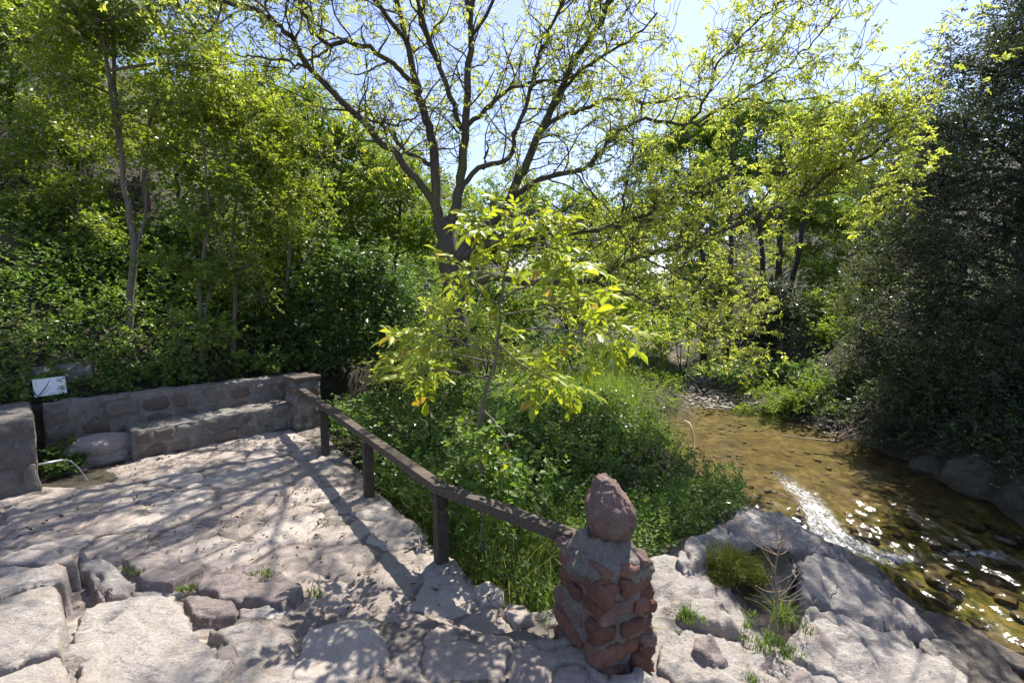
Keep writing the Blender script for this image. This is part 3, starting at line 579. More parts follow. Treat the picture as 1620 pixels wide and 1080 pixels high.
# ------------------------------------------------------------------ masonry
bd = np.array([0.671, 0.741, 0]); bn = np.array([-0.741, 0.671, 0])     # along the bench, and into the hill
B0 = np.array([-6.2, 6.4, 0.0])
def wall_with_stones(name, o, L, D, H, label, cat, keep=0.7, mat='wall', smat='wallstone', proud=0.012, rows=None, topstones=False, seed=1, size=0.28, res=0.06):
    """straight masonry block: o = front bottom corner, runs along bd, depth along bn"""
    r_ = np.random.default_rng(seed); root = empty(name, tuple(o)); tag(root, label, cat)
    V, Q = rbox((L, D, H), 0.03, res, 0.035, seed, 5.0, maxn=90); V = frame(V, bd*L/2+bn*D/2+np.array([0, 0, H/2]), bd, bn)
    mb = MB(); mb.add(V, Q); mb.obj('masonry', M[mat], root)
    z = 0.02
    while z < H-0.08:
        hh = min(r_.uniform(0.6, 1.0)*size, H-z-0.03); x = r_.uniform(0, 0.05)
        while x < L-0.08:
            ll = min(r_.uniform(0.7, 1.6)*size, L-x-0.02)
            if r_.random() < keep and ll > 0.08:
                V, Q = rbox((ll*0.95, 0.14, hh*0.93), min(ll, hh)*0.22, 0.035, 0.035, int(r_.integers(1e4)), 8, maxn=8)
                mb = MB(); mb.add(frame(V, (0, 0, 0), bd, bn), Q); so_ = mb.obj('stone', M[smat], root)
                so_.location = Vector(bd*(x+ll/2)+bn*(0.070-proud-r_.uniform(-0.012, 0.016))+np.array([0, 0, z+hh/2]))
            x += ll+0.02
        z += hh+0.02
    return root
bench = wall_with_stones('stone_bench', B0+bd*0.55, 2.45, 0.62, 0.46, 'long low stone bench running along the terrace in front of the garden wall', 'bench', 0.85, seed=3, size=0.3, res=0.045)
backw = wall_with_stones('garden_wall', B0+bn*0.64-bd*0.35+np.array([0, 0, 0.0]), 3.75, 0.3, 0.93, 'low mortared stone garden wall behind the bench', 'wall', 0.85, seed=4, size=0.3, res=0.05)
fnt = wall_with_stones('fountain_wall', B0-bd*1.62-bn*0.55+np.array([0, 0, -0.3]), 1.15, 1.5, 1.26, 'weathered stone fountain block with a water spout at the left edge', 'fountain', 0.9, mat='wall_grey', smat='wall_grey', seed=5, size=0.34, proud=0.012, res=0.05)
# smooth boulder at the bench end
def boulder(name, c, size, mat, seed, amp=0.12, rz=0.0, parent=None, flat=False, n=26):
    V, Q = rbox((2, 2, 2), 0.98, 2.0/n, 0.0, 0, maxn=n); d = nrm(V); V = d*(1+amp*fbm(d*1.6+seed*7.7, 4, seed)[:, None]+0.35*amp*fbm(d*6+seed*7.7, 3, seed+1)[:, None])
    a, b = rotz(rz); V = frame(V*np.asarray(size)/2, (0, 0, 0), a, b); mb = MB(); mb.add(V, Q); o = mb.obj(name, M[mat], parent); o.location = Vector(c); return o
p = PZ(150, 698, 0.33); tag(boulder('boulder', (p[0]-0.05, p[1]+0.15, 0.2), (0.95, 0.6, 0.42), 'rock', 12, 0.12, 0.7), 'smooth grey boulder lying at the near end of the stone bench', 'boulder')
p = PZ(165, 715, 0.15); tag(boulder('boulder', (p[0]-0.1, p[1]+0.12, 0.05), (0.8, 0.55, 0.4), 'rock', 13, 0.15, 0.6), 'flat grey boulder under the smooth boulder by the bench', 'boulder')
# spout and water jet
a = B0-bd*0.18-bn*0.1+np.array([0, 0, 0.36]); a = PY(48, 737, 5.72)
mb = MB(); tube(mb, [a, a+bd*0.30], 0.016, 10, cap=True); sp_ = mb.obj('spout', M['metal'], None); sp_.parent = fnt; sp_.matrix_parent_inverse = fnt.matrix_basis.inverted()
jp = [a+bd*(0.30+0.24*t)+np.array([0, 0, -0.42*t*t]) for t in np.linspace(0, 1, 12)]
mb = MB(); tube(mb, jp, np.linspace(0.006, 0.008, 12)*(1+0.2*np.sin(np.arange(12)*2.1)), 8); tag(mb.obj('water_jet', M['jet']), 'thin water jet pouring from the fountain spout', 'water jet')
# rock-cut pier carrying the sign
pier = empty('stone_pier', (0, 0, 0)); tag(pier, 'dark squared stone pier standing behind the sign', 'pier')
for i, (px, py, Y, s_) in enumerate([(95, 600, 7.6, (0.85, 0.5, 0.5)), (110, 650, 7.5, (0.75, 0.5, 0.6)), (100, 690, 7.4, (0.8, 0.5, 0.5))]):
    V, Q = rbox(s_, 0.06, 0.06, 0.05, 30+i, 3.5); a_, b_ = rotz(math.atan2(bd[1], bd[0])-0.12)
    mb = MB(); mb.add(frame(V, PY(px, py, Y), a_, b_), Q); mb.obj('stone_block', M['wall'], pier)
# sign
sg = empty('information_sign', tuple(PY(79, 611, 6.95))); tag(sg, 'small white information panel with teal leaf strokes fixed by the fountain', 'sign')
sx = nrm(PY(103, 608, 6.95)-PY(56, 614, 6.72)); sn = nrm(np.cross(sx, [0, 0.05, 1.0])); sz = np.cross(sn, sx); sz = nrm(sz if sz[2] > 0 else -sz); sn = np.cross(sx, sz)   # sn faces the viewer
if sn[1] > 0: sn = -sn
SW, SH = 0.36, 0.27
V, Q = rbox((SW, SH, 0.012), 0.004, 0.2, 0, maxn=2); mb = MB(); mb.add(frame(V, (0, 0, 0), sx, sz, sn), Q); mb.obj('panel', M['sign'], sg, smooth=False)
def signpoly(name, uv, mat, lift=0.009):
    P = np.array([sx*((u-0.5)*SW)+sz*((0.5-v)*SH)+sn*lift for u, v in uv]); n = len(P)//2
    Q = np.array([[k, k+1, n*2-2-k, n*2-1-k] for k in range(n-1)]); mb = MB(); mb.add(P, Q); return mb.obj(name, M[mat], sg, smooth=False)
def stroke(name, a, b, w0, bend, mat, lift):
    a, b = np.array(a), np.array(b); n = np.array([-(b-a)[1], (b-a)[0]]); n = n/np.linalg.norm(n); L = []; Rr = []
    for t in np.linspace(0, 1, 9):
        c = a+(b-a)*t+n*bend*math.sin(math.pi*t); ww_ = w0*(math.sin(math.pi*min(1, 0.25+0.72*t))+0.08); L.append(c+n*ww_); Rr.append(c-n*ww_)
    signpoly(name, L+Rr[::-1], mat, lift)
stroke('print_stroke', (0.10, 0.97), (0.53, 0.10), 0.022, 0.04, 'sign_blue', 0.0085)
stroke('print_stroke', (0.14, 0.97), (0.54, 0.46), 0.014, 0.03, 'sign_tan', 0.0095)
stroke('print_stroke', (0.10, 0.97), (0.02, 0.66), 0.03, -0.03, 'sign_blue', 0.0105)
for (u0, u1, v, hgt) in [(0.72, 0.78, 0.18, 0.035), (0.80, 0.86, 0.18, 0.035), (0.72, 0.86, 0.245, 0.008), (0.72, 0.93, 0.66, 0.010), (0.68, 0.93, 0.715, 0.014), (0.42, 0.68, 0.90, 0.008), (0.42, 0.62, 0.93, 0.008), (0.74, 0.9, 0.91, 0.008), (0.06, 0.12, 0.10, 0.006), (0.09, 0.115, 0.20, 0.012), (0.085, 0.12, 0.31, 0.02)]:
    signpoly('print_line', [(u0, v-hgt), (u1, v-hgt), (u1, v+hgt), (u0, v+hgt)], 'sign_grey')

# far masonry post at the end of the railing
def stone_pillar(name, base, w0, H, ang, label, mats, seed, course, taper=0.0, nr=3, core='mortar', proud=0.03, res=0.035, both=True):
    r_ = np.random.default_rng(seed); root = empty(name, tuple(base)); tag(root, label, 'pillar'); ax, ay = rotz(ang)
    V, Q = rbox((w0*1.0, w0*1.0, H), 0.05, 0.022, 0.04, seed, 9, maxn=46); V[:, :2] *= (1-taper*(V[:, 2:]/H+0.5)); mb = MB(); mb.add(frame(V, (0, 0, H/2), ax, ay), Q); mb.obj('mortar_core', M[core], root)
    for f in range(4):
        n = [ax, ay, -ax, -ay][f]; t = [ay, -ax, -ay, ax][f]; z = 0.0; k = 0
        while z < H-0.05:
            hh = min(course*r_.uniform(0.75, 1.25), H-z); wz = w0*(1-taper*(z+hh/2)/H); x = -wz/2-r_.uniform(0, 0.03); k += 1
            while x < wz/2-0.03:
                ll = min(wz/nr*r_.uniform(0.7, 1.6), wz/2+0.02-x)
                if ll > 0.06:
                    V, Q = rbox((ll*0.93, 0.17, hh*0.84), min(ll, hh)*0.25, 0.017, 0.045, int(r_.integers(1e5)), 11, maxn=16)
                    c_, s_ = math.cos(r_.uniform(-0.14, 0.22)), 0; tl = r_.uniform(-0.12, 0.25); tt = t*math.cos(tl)-np.array([0, 0, math.sin(tl)]); uz = np.cross(tt, -n); uz = uz if uz[2] > 0 else -uz
                    mb = MB(); mb.add(frame(V, (0, 0, 0), tt, n, uz), Q); o = mb.obj('stone', M[mats[int(r_.integers(len(mats)))]], root)
                    o.location = Vector(t*(x+ll/2)+n*(wz/2-0.08+proud+r_.uniform(-0.015, 0.015))+np.array([0, 0, z+hh/2]))
                x += ll+0.012
            z += hh+0.012
    return root
fp = stone_pillar('stone_pillar', PZ(476, 676, 0)+np.array([0, 0.15, -0.05]), 0.46, 0.98, math.atan2(bd[1], bd[0]), 'squat grey stone pillar at the far end of the wooden railing', ['wallstone'], 41, 0.16, 0, 2, 'wall', 0.005)
V, Q = rbox((0.54, 0.54, 0.09), 0.03, 0.06, 0.015, 3); mb = MB(); mb.add(V, Q); o = mb.obj('cap', M['wallstone'], fp); o.location = (0, 0, 1.01); o.rotation_euler.z = math.atan2(bd[1], bd[0])
# near red stone pillar
PB = np.array([0.655, 3.06, -0.18])
npil = stone_pillar('stone_pillar', PB, 0.50, 0.92, R(28), 'rough red stone pillar with a pointed stone on top in the foreground', ['redstone', 'redstone', 'capstone'], 43, 0.135, 0.13, 2.1, 'mortar', 0.022)
V, Q = rbox((0.46, 0.46, 0.27), 0.05, 0.02, 0.06, 5, 8, maxn=26); V[:, :2] *= (1-0.42*sstep(-0.06, 0.14, V[:, 2:])+0.05*noise(V*9, 4)[:, None]); ax, ay = rotz(R(28)); mb = MB(); mb.add(frame(V, (0, 0, 0), ax, ay), Q); o = mb.obj('mortar_cap', M['mortar'], npil); o.location = (0, 0, 0.895)
V, Q = rbox((2, 2, 2), 0.98, 2/44, 0, 0, maxn=44); d = nrm(V)
V = np.sign(d)*np.abs(d)**0.84*np.array([0.175, 0.16, 0.245]); fc = fbm(d*2.1+5.1, 2, 95)*2.5; fc = (np.floor(fc)+sstep(0.6, 1.0, fc-np.floor(fc)))/2.5
V = V*(1+0.10*fbm(d*1.4+3.1, 3, 91)[:, None]+0.10*fc[:, None]+0.06*fbm(d*7, 4, 93, 0.6)[:, None])
V[:, :2] *= (1-0.36*sstep(0.0, 0.22, V[:, 2:]))*(1-0.18*sstep(-0.10, -0.22, V[:, 2:])); V[:, 0] -= 0.14*V[:, 2]
mb = MB(); mb.add(V, Q); o = mb.obj('cap_stone', M['capstone'], npil); o.location = (0.02, -0.01, 1.21)

# ------------------------------------------------------------------ wooden railing
rl = empty('wooden_railing', (-1.8, 5.5, 0)); tag(rl, 'dark weathered wooden handrail on three posts along the terrace edge', 'railing')
def box_between(a, b, wd, th, name, mat, parent, seed, top=None):
    a, b = np.asarray(a, float), np.asarray(b, float); d = b-a; L = np.linalg.norm(d); ux = d/L
    up = np.array([0, 0, 1.0]) if abs(ux[2]) < 0.9 else np.array([0.6, -0.8, 0.0]); uy = nrm(np.cross(up, ux)); uz = np.cross(ux, uy)
    V, Q = rbox((L, wd, th), 0.008, 0.05, 0.0014, seed, 3, maxn=60); mb = MB(); mb.add(frame(V, (0, 0, 0), ux, uy, uz), Q); o = mb.obj(name, M[mat], None, smooth=False); o.location = Vector((a+b)/2)
    o.parent = parent; o.matrix_parent_inverse = parent.matrix_basis.inverted(); return o
posts = [PZ(697, 897, 0), PZ(582, 787, 0), PZ(513, 719, 0)]
RH = 0.74
for i, p in enumerate(posts):
    p = p+np.array([0, 0.05, 0]); d = nrm(posts[0]-posts[2]); 
    box_between(p+np.array([0, 0, -0.08]), p+np.array([0, 0, RH-0.05]), 0.115, 0.095, 'post', 'wood', rl, 200+i)
pt = [p+np.array([0, 0.05, RH]) for p in posts]
dd = nrm(pt[0]-pt[2]); far = PY(478, 618, 8.45)
jn = pt[0]+dd*0.0
endp = PY(918, 854, 3.2)
M['rail_a'] = bark_mat('rail_wood', (0.032, 0.023, 0.016), (0.125, 0.098, 0.072), rot=-math.atan2((jn-far)[1], (jn-far)[0]))
M['rail_b'] = bark_mat('rail_wood', (0.032, 0.023, 0.016), (0.125, 0.098, 0.072), rot=-math.atan2((endp-jn)[1], (endp-jn)[0]))
box_between(far, jn+(jn-far)/np.linalg.norm(jn-far)*0.03, 0.115, 0.088, 'rail', 'rail_a', rl, 211)
box_between(jn-(endp-jn)/np.linalg.norm(endp-jn)*0.02+np.array([0, 0, 0.003]), endp, 0.115, 0.088, 'rail', 'rail_b', rl, 212)

# ------------------------------------------------------------------ foliage machinery
LEAF4 = np.array([[0, 0, 0], [0.45, 0.5, 0.10], [1, 0, -0.06], [0.45, -0.5, 0.10]]); LQ4 = np.array([[0, 3, 2, 1]])
LEAF8 = np.array([[0, 0, 0], [0.28, 0.40, 0.09], [0.62, 0.46, 0.06], [1.0, 0, -0.14], [0.62, -0.46, 0.06], [0.28, -0.40, 0.09], [0.30, 0, 0.0], [0.64, 0, -0.03]])
LQ8 = np.array([[0, 6, 1, 1], [6, 7, 2, 1], [7, 3, 2, 2], [0, 5, 6, 6], [5, 4, 7, 6], [4, 3, 7, 7]])
T8 = np.array([[0, 6, 1], [6, 7, 2], [6, 2, 1], [7, 3, 2], [0, 5, 6], [5, 4, 7], [5, 7, 6], [4, 3, 7]])
def leaves(mb, O, D, U, L, W, rnd, big=False):
    """leaf blades: origins, directions, rough up-vectors, lengths, widths"""
    D = nrm(D); S = nrm(np.cross(U, D)); Nn = np.cross(D, S); T = LEAF8 if big else LEAF4
    V = O[:, None]+T[None, :, 0:1]*(L[:, None, None]*D[:, None])+T[None, :, 1:2]*(W[:, None, None]*S[:, None])+T[None, :, 2:3]*(L[:, None, None]*Nn[:, None])
    n = len(O); k = len(T)
    if big:
        F = (T8[None]+np.arange(n)[:, None, None]*k).reshape(-1, 3); mb.add(V.reshape(-1, 3), None, F, np.repeat(rnd, 8))
    else:
        F = (LQ4[None]+np.arange(n)[:, None, None]*k).reshape(-1, 4); mb.add(V.reshape(-1, 3), F, None, rnd)
def rdir(n, r_, zb=0.0):
    v = r_.normal(size=(n, 3)); v[:, 2] += zb; return nrm(v)
def sprays(mb, C, D, r_, k=8, tl=0.25, ll=0.06, lw=0.035, droop=0.3, big=False, tmb=None, tr=0.002, flat=0.6):
    """twigs at C heading D, each with k alternate leaves"""
    n = len(C); D = nrm(D); S = nrm(np.cross(D, np.array([0, 0, 1.0])+0.3*r_.normal(size=(n, 3))))
    tl = tl*r_.uniform(0.7, 1.3, n)
    t = (np.arange(k)+0.6)/k; sgn = np.where(np.arange(k) % 2 == 0, 1, -1)
    O = C[:, None]+D[:, None]*(tl[:, None, None]*t[None, :, None])-np.array([0, 0, 1.0])*(droop*0.4*tl[:, None, None]*t[None, :, None]**2)
    LD = D[:, None]*0.65+S[:, None]*sgn[None, :, None]*0.8+r_.normal(size=(n, k, 3))*0.28; LD[..., 2] -= droop*r_.uniform(0.2, 1.2, (n, k))
    U = np.array([0, 0, 1.0])+r_.normal(size=(n, k, 3))*flat
    s_ = r_.uniform(0.65, 1.25, (n, k)); rr = np.clip(np.repeat(r_.random(n), k).reshape(n, k)*0.6+0.4*r_.random((n, k)), 0, 1)
    leaves(mb, O.reshape(-1, 3), LD.reshape(-1, 3), U.reshape(-1, 3), (ll*s_).ravel(), (lw*s_).ravel(), rr.ravel(), big)
    if tmb is not None:
        E = C+D*tl[:, None]-np.array([0, 0, 1.0])*(droop*0.4*tl[:, None]); a = S*tr; b = nrm(np.cross(D, S))*tr
        V = np.stack([C+a, C-a*0.5+b, C-a*0.5-b, E], 1).reshape(-1, 3); i = np.arange(n)[:, None]*4
        T = np.concatenate([i+np.array([[0, 1, 3]]), i+np.array([[1, 2, 3]]), i+np.array([[2, 0, 3]])]); tmb.add(V, None, T)

def lobe_crown(lmb, bmb, trunk, lobes, r_, spd=60, sub=14, k=8, tl=0.28, ll=0.07, lw=0.042, droop=0.3, brad=0.03, big=False, jit=0.16, up=0.25, gap=0.0):
    """limbs from the trunk line into lobes (centre, radii); side branches; leafy twigs round them"""
    spd = spd*1.45; ll = ll*1.12; lw = lw*1.15
    for c, rad in lobes:
        c = np.asarray(c, float); rad = np.broadcast_to(np.asarray(rad, float), (3,)); vol = rad.prod()**(1/3)
        d = np.linalg.norm(trunk-c, axis=1)+np.maximum(0, trunk[:, 2]-c[2]+0.2*vol)*2; a = trunk[int(np.argmin(d))]
        mid = (a+c)/2+np.array([0, 0, 0.12*np.linalg.norm(c-a)])+r_.normal(size=3)*0.06*np.linalg.norm(c-a)
        limb = spline([a, mid, c, c+(c-mid)*0.35*vol], 9); tube(bmb, limb, np.linspace(brad, brad*0.35, 9), 5)
        m = max(4, int(sub)); tips = c+rdir(m, r_)*rad*r_.uniform(0.55, 1.0, (m, 1)); per = max(2, int(spd*vol*vol*4/m)); CC = []; DD = []
        for tp in tips:
            s0 = limb[int(r_.integers(3, 8))]; md = (s0+tp)/2+r_.normal(size=3)*0.08*vol; br = spline([s0, md, tp], 6)
            tube(bmb, br, np.linspace(brad*0.35, brad*0.10, 6), 4)
            u = r_.random(per)**0.7*5; i0 = np.minimum(u.astype(int), 4); f = (u-i0)[:, None]; P = br[i0]*(1-f)+br[i0+1]*f
            P = P+r_.normal(size=(per, 3))*jit*rad; out = nrm(P-c)*0.5+rdir(per, r_)*0.7+np.array([0, 0, up]); CC.append(P); DD.append(out)
        CC = np.concatenate(CC); DD = np.concatenate(DD)
        if gap > 0:
            kp = fbm(CC*1.3/vol*1.6, 2, 77) > (gap-1)*0.4; CC, DD = CC[kp], DD[kp]
        sprays(lmb, CC, DD, r_, k, tl, ll, lw, droop, big)

def make_tree(name, label, base, trunk_lines, lobes, mat, bark, seed, cat='tree', r0=0.1, group=None, crown_name='crown', **kw):
    r_ = np.random.default_rng(seed); root = empty(name, tuple(base)); tag(root, label, cat, group); base = np.asarray(base, float)
    bm, lm = MB(), MB(); allp = []
    for tlp in trunk_lines:
        tlp, rr0 = tlp if isinstance(tlp, tuple) else (tlp, r0)
        P = spline([np.asarray(q, float)-base for q in tlp], 22); P[1:-1] += r_.normal(size=(20, 3))*rr0*0.12
        tube(bm, P, rr0*np.linspace(1, 0.22, 22)*(1+0.25*np.exp(-np.arange(22)/1.5)), 9); allp.append(P)
    trunk = np.concatenate(allp)[3:]
    lobe_crown(lm, bm, trunk, [(np.asarray(c, float)-base, rd) for c, rd in lobes], r_, **kw)
    bm.obj('trunk', M[bark], root); o = lm.obj(crown_name, M[mat], root, smooth=False); o['kind'] = 'stuff'; return root

# ------------------------------------------------------------------ the walnut tree
def walnut():
    r_ = np.random.default_rng(11); root = empty('walnut_tree', (-1.35, 10, -0.6)); tag(root, 'big spreading tree with bare dark limbs and sparse yellow-green spring leaves', 'tree')
    tb, bb, lb = MB(), MB(), MB(); b0 = np.array([-1.35, 10, -0.6])
    def L(pts, y0, y1, w0, w1, n=None, curve=0.0):
        k = len(pts); Ys = [y0+(y1-y0)*(i/(k-1))**1.1 for i in range(k)]
        P = np.array([PY(x, y, Y) for (x, y), Y in zip(pts, Ys)])-b0; P = spline(P, n or max(8, 3*k)); t = np.linspace(0, 1, len(P))
        P[1:-1] += r_.normal(size=(len(P)-2, 3))*0.022
        wpx = (w0+(w1-w0)*t)*(0.74 if w0 > 20 else 0.84); rad = wpx/2/FPX*(np.linspace(y0, y1, len(P))); return P, rad
    T, rad = L([(730, 590), (722, 500), (716, 440), (707, 385), (698, 345)], 10, 10, 50, 36); rad[0:3] *= 1.2; tube(tb, T, rad, 14)
    limbs = []
    def A(pts, y0, y1, w0, w1, dens=1.0): limbs.append((*L(pts, y0, y1, w0, w1), dens))
    A([(696, 365), (690, 320), (688, 280), (686, 235), (678, 205), (665, 165), (658, 130), (645, 70), (632, 20), (615, -60), (590, -160), (570, -260)], 10, 9.2, 24, 6)
    A([(708, 372), (720, 335), (728, 290), (733, 240), (737, 190), (740, 120), (746, 50), (750, -20), (760, -120), (765, -240)], 10, 9.6, 24, 6)
    A([(732, 205), (716, 165), (697, 110), (677, 70), (665, 30), (655, -30), (650, -120)], 9.95, 8.4, 11, 5)
    A([(690, 325), (665, 290), (640, 260), (600, 220), (560, 180), (530, 150), (500, 120), (478, 90), (462, 60), (440, 40), (400, 15), (360, 5), (310, -10), (250, -40)], 9.9, 7.4, 15, 6)
    A([(684, 262), (655, 248), (640, 237), (618, 212), (598, 190), (570, 172), (540, 165)], 9.9, 10.8, 9, 3)
    A([(660, 145), (640, 118), (620, 100), (590, 78), (550, 68), (520, 70), (498, 55), (482, 25), (470, -10), (450, -60)], 9.7, 8.0, 10, 5)
    A([(528, 70), (505, 85), (488, 98), (470, 105), (455, 120)], 8.5, 8.0, 5, 2)
    A([(482, 106), (455, 98), (420, 96), (395, 92), (365, 78)], 7.9, 7.3, 5, 2)
    A([(560, 185), (585, 190), (610, 195), (640, 192), (660, 182)], 9.2, 9.8, 5, 3)
    A([(738, 200), (770, 172), (800, 148), (840, 130), (880, 128), (920, 112)], 9.9, 9.0, 9, 3)
    A([(727, 296), (760, 268), (790, 256), (814, 238), (812, 216), (830, 175), (845, 125), (858, 75), (885, 20), (905, -30), (930, -120)], 10, 9.0, 10, 5)
    A([(764, 268), (770, 245), (776, 222)], 10, 9.9, 6, 3)
    A([(706, 425), (740, 385), (775, 350), (802, 320), (820, 285), (838, 250), (858, 200), (885, 150), (905, 105), (935, 60), (960, 10), (985, -60), (1000, -140)], 10, 9.4, 24, 6)
    A([(802, 320), (835, 297), (870, 280), (905, 272), (930, 262), (955, 235), (985, 205), (1030, 190), (1093, 200), (1120, 190)], 9.9, 9.3, 11, 4.5)
    A([(850, 215), (880, 190), (915, 175), (960, 157), (1000, 158), (1040, 163), (1090, 150)], 9.7, 10.6, 9, 3)
    A([(868, 187), (893, 140), (920, 110), (960, 85), (1000, 60), (1040, 20)], 9.7, 8.5, 7, 3)
    A([(1060, 212), (1093, 195), (1115, 160), (1127, 133), (1137, 97), (1167, 67), (1200, 30), (1237, 3), (1265, -30)], 9.4, 8.8, 5.5, 2.3)
    A([(1100, 197), (1140, 172), (1167, 153), (1227, 117), (1265, 85), (1283, 70), (1310, 40), (1330, 15)], 9.3, 8.9, 4.5, 2)
    A([(1140, 172), (1177, 157), (1227, 163), (1270, 157), (1307, 160), (1345, 170)], 9.3, 8.8, 4, 2, 1.2)
    A([(710, 425), (745, 395), (780, 386), (820, 378), (864, 374), (930, 363), (975, 357), (1000, 348), (1030, 335), (1080, 310), (1130, 300)], 10, 9.0, 16, 4)
    A([(990, 353), (985, 325), (992, 300), (990, 275), (1003, 250), (1000, 220)], 9.3, 9.1, 5, 2)
    A([(718, 455), (780, 440), (840, 447), (900, 448), (935, 443), (974, 421), (1018, 403), (1067, 392), (1107, 379), (1167, 355), (1211, 333), (1270, 310), (1307, 277), (1352, 258), (1389, 238), (1425, 195), (1455, 155)], 10, 8.7, 15, 3.5, 1.3)
    A([(1211, 333), (1270, 318), (1330, 305), (1380, 298), (1430, 285)], 9.1, 8.8, 3.5, 2, 1.3)
    A([(1180, 348), (1230, 290), (1280, 250), (1330, 225), (1370, 210)], 9.2, 8.9, 3.5, 2, 1.3)
    A([(940, 444), (975, 460), (1007, 470), (1059, 492), (1107, 514), (1144, 533), (1181, 562)], 9.6, 9.8, 6, 2.5, 1.0)
    A([(1018, 405), (1060, 430), (1100, 450), (1150, 480), (1190, 500)], 8.9, 9.2, 4, 2)
    A([(905, 272), (930, 300), (960, 330), (1000, 400), (1005, 440)], 9.5, 9.2, 4, 2)
    # limbs over the terrace, above the picture
    A([(640, 60), (560, -40), (470, -120), (360, -200)], 9.3, 7.0, 9, 4)
    A([(690, 90), (640, -60), (560, -220)], 9.0, 6.5, 8, 4)
    A([(745, 40), (720, -120), (640, -320)], 9.7, 7.6, 8, 4)
    A([(745, 60), (830, -100), (900, -250)], 9.7, 7.0, 7, 4)
    A([(960, 10), (1050, -80), (1160, -160)], 9.4, 8.0, 6, 3)
    ends = []
    def wig(p, d, Ln, n, jitter, rise):
        P = [p]; st = Ln/n
        for k in range(n):
            d = nrm(d+r_.normal(size=3)*jitter+np.array([0, 0, rise])); P.append(P[-1]+d*st)
        return np.array(P), d
    for P, rad, dens in limbs:
        tube(bb, P, rad, 9 if rad[0] > 0.05 else 6)
        seg = np.linalg.norm(np.diff(P, axis=0), axis=1); cum = np.r_[0, np.cumsum(seg)]; Lt = cum[-1]; s = Lt*0.16+0.2
        while s < Lt:
            i = min(np.searchsorted(cum, s)-1, len(P)-2); f = (s-cum[i])/seg[i]; p = P[i]*(1-f)+P[i+1]*f; t = nrm(P[i+1]-P[i]); fr_ = s/Lt
            rr = rad[i]; d = rdir(1, r_)[0]; d = nrm(np.cross(t, d)); d = nrm(d*0.9+t*0.65+np.array([0, 0, 0.25]))
            l2 = r_.uniform(0.6, 1.7)*(1.15-0.45*fr_); B, dB = wig(p, d, l2, 7, 0.27, 0.03); r2 = min(rr*0.5, 0.020)
            tube(bb, B, np.linspace(r2, 0.0055, 8), 5)
            for _ in range(int(7*dens)):
                q = B[int(r_.integers(2, 8))]; C, dC = wig(q, nrm(dB*0.5+rdir(1, r_)[0]), r_.uniform(0.25, 0.75), 5, 0.38, 0.03)
                tube(bb, C, np.linspace(0.0072, 0.0036, 6), 3); ends.append((C[-1], dC, dens))
                for _e in range(int(r_.integers(0, 3))):
                    E, dE = wig(C[3], nrm(dC*0.4+rdir(1, r_)[0]), r_.uniform(0.15, 0.4), 3, 0.35, 0.05); tube(bb, E, np.linspace(0.0050, 0.0030, 4), 3); ends.append((E[-1], dE, dens))
            ends.append((B[-1], dB, dens)); s += r_.uniform(0.10, 0.27)
    EP = np.array([e[0] for e in ends]); ED = np.array([e[1] for e in ends]); den = np.array([e[2] for e in ends])
    # how leafy: fuller on the right and on the low branches, thin in the high crown
    world = EP+b0; leafy = 0.38+0.32*sstep(0.0, 4.0, world[:, 0])+0.06*sstep(5.5, 3.0, world[:, 2]); leafy *= np.clip(den, 1, 1.5)
    n = len(EP); nc = np.clip((leafy*3.3*sstep(9.6, 8.4, world[:, 2])*r_.uniform(0.0, 1.9, n)), 0, 10).astype(int)
    idx = np.repeat(np.arange(n), nc); C = EP[idx]+r_.normal(size=(len(idx), 3))*0.03; D = nrm(ED[idx]*0.4+rdir(len(idx), r_)*0.8+np.array([0, 0, 0.15]))
    sprays(lb, C, D, r_, 7, 0.13, 0.080, 0.034, 0.55, flat=0.6)
    bb.obj('branches', M['bark'], root); tb.obj('trunk', M['bark'], root); o = lb.obj('crown', M['lf_walnut'], root, smooth=False); o['kind'] = 'stuff'
    return len(ends)
walnut()

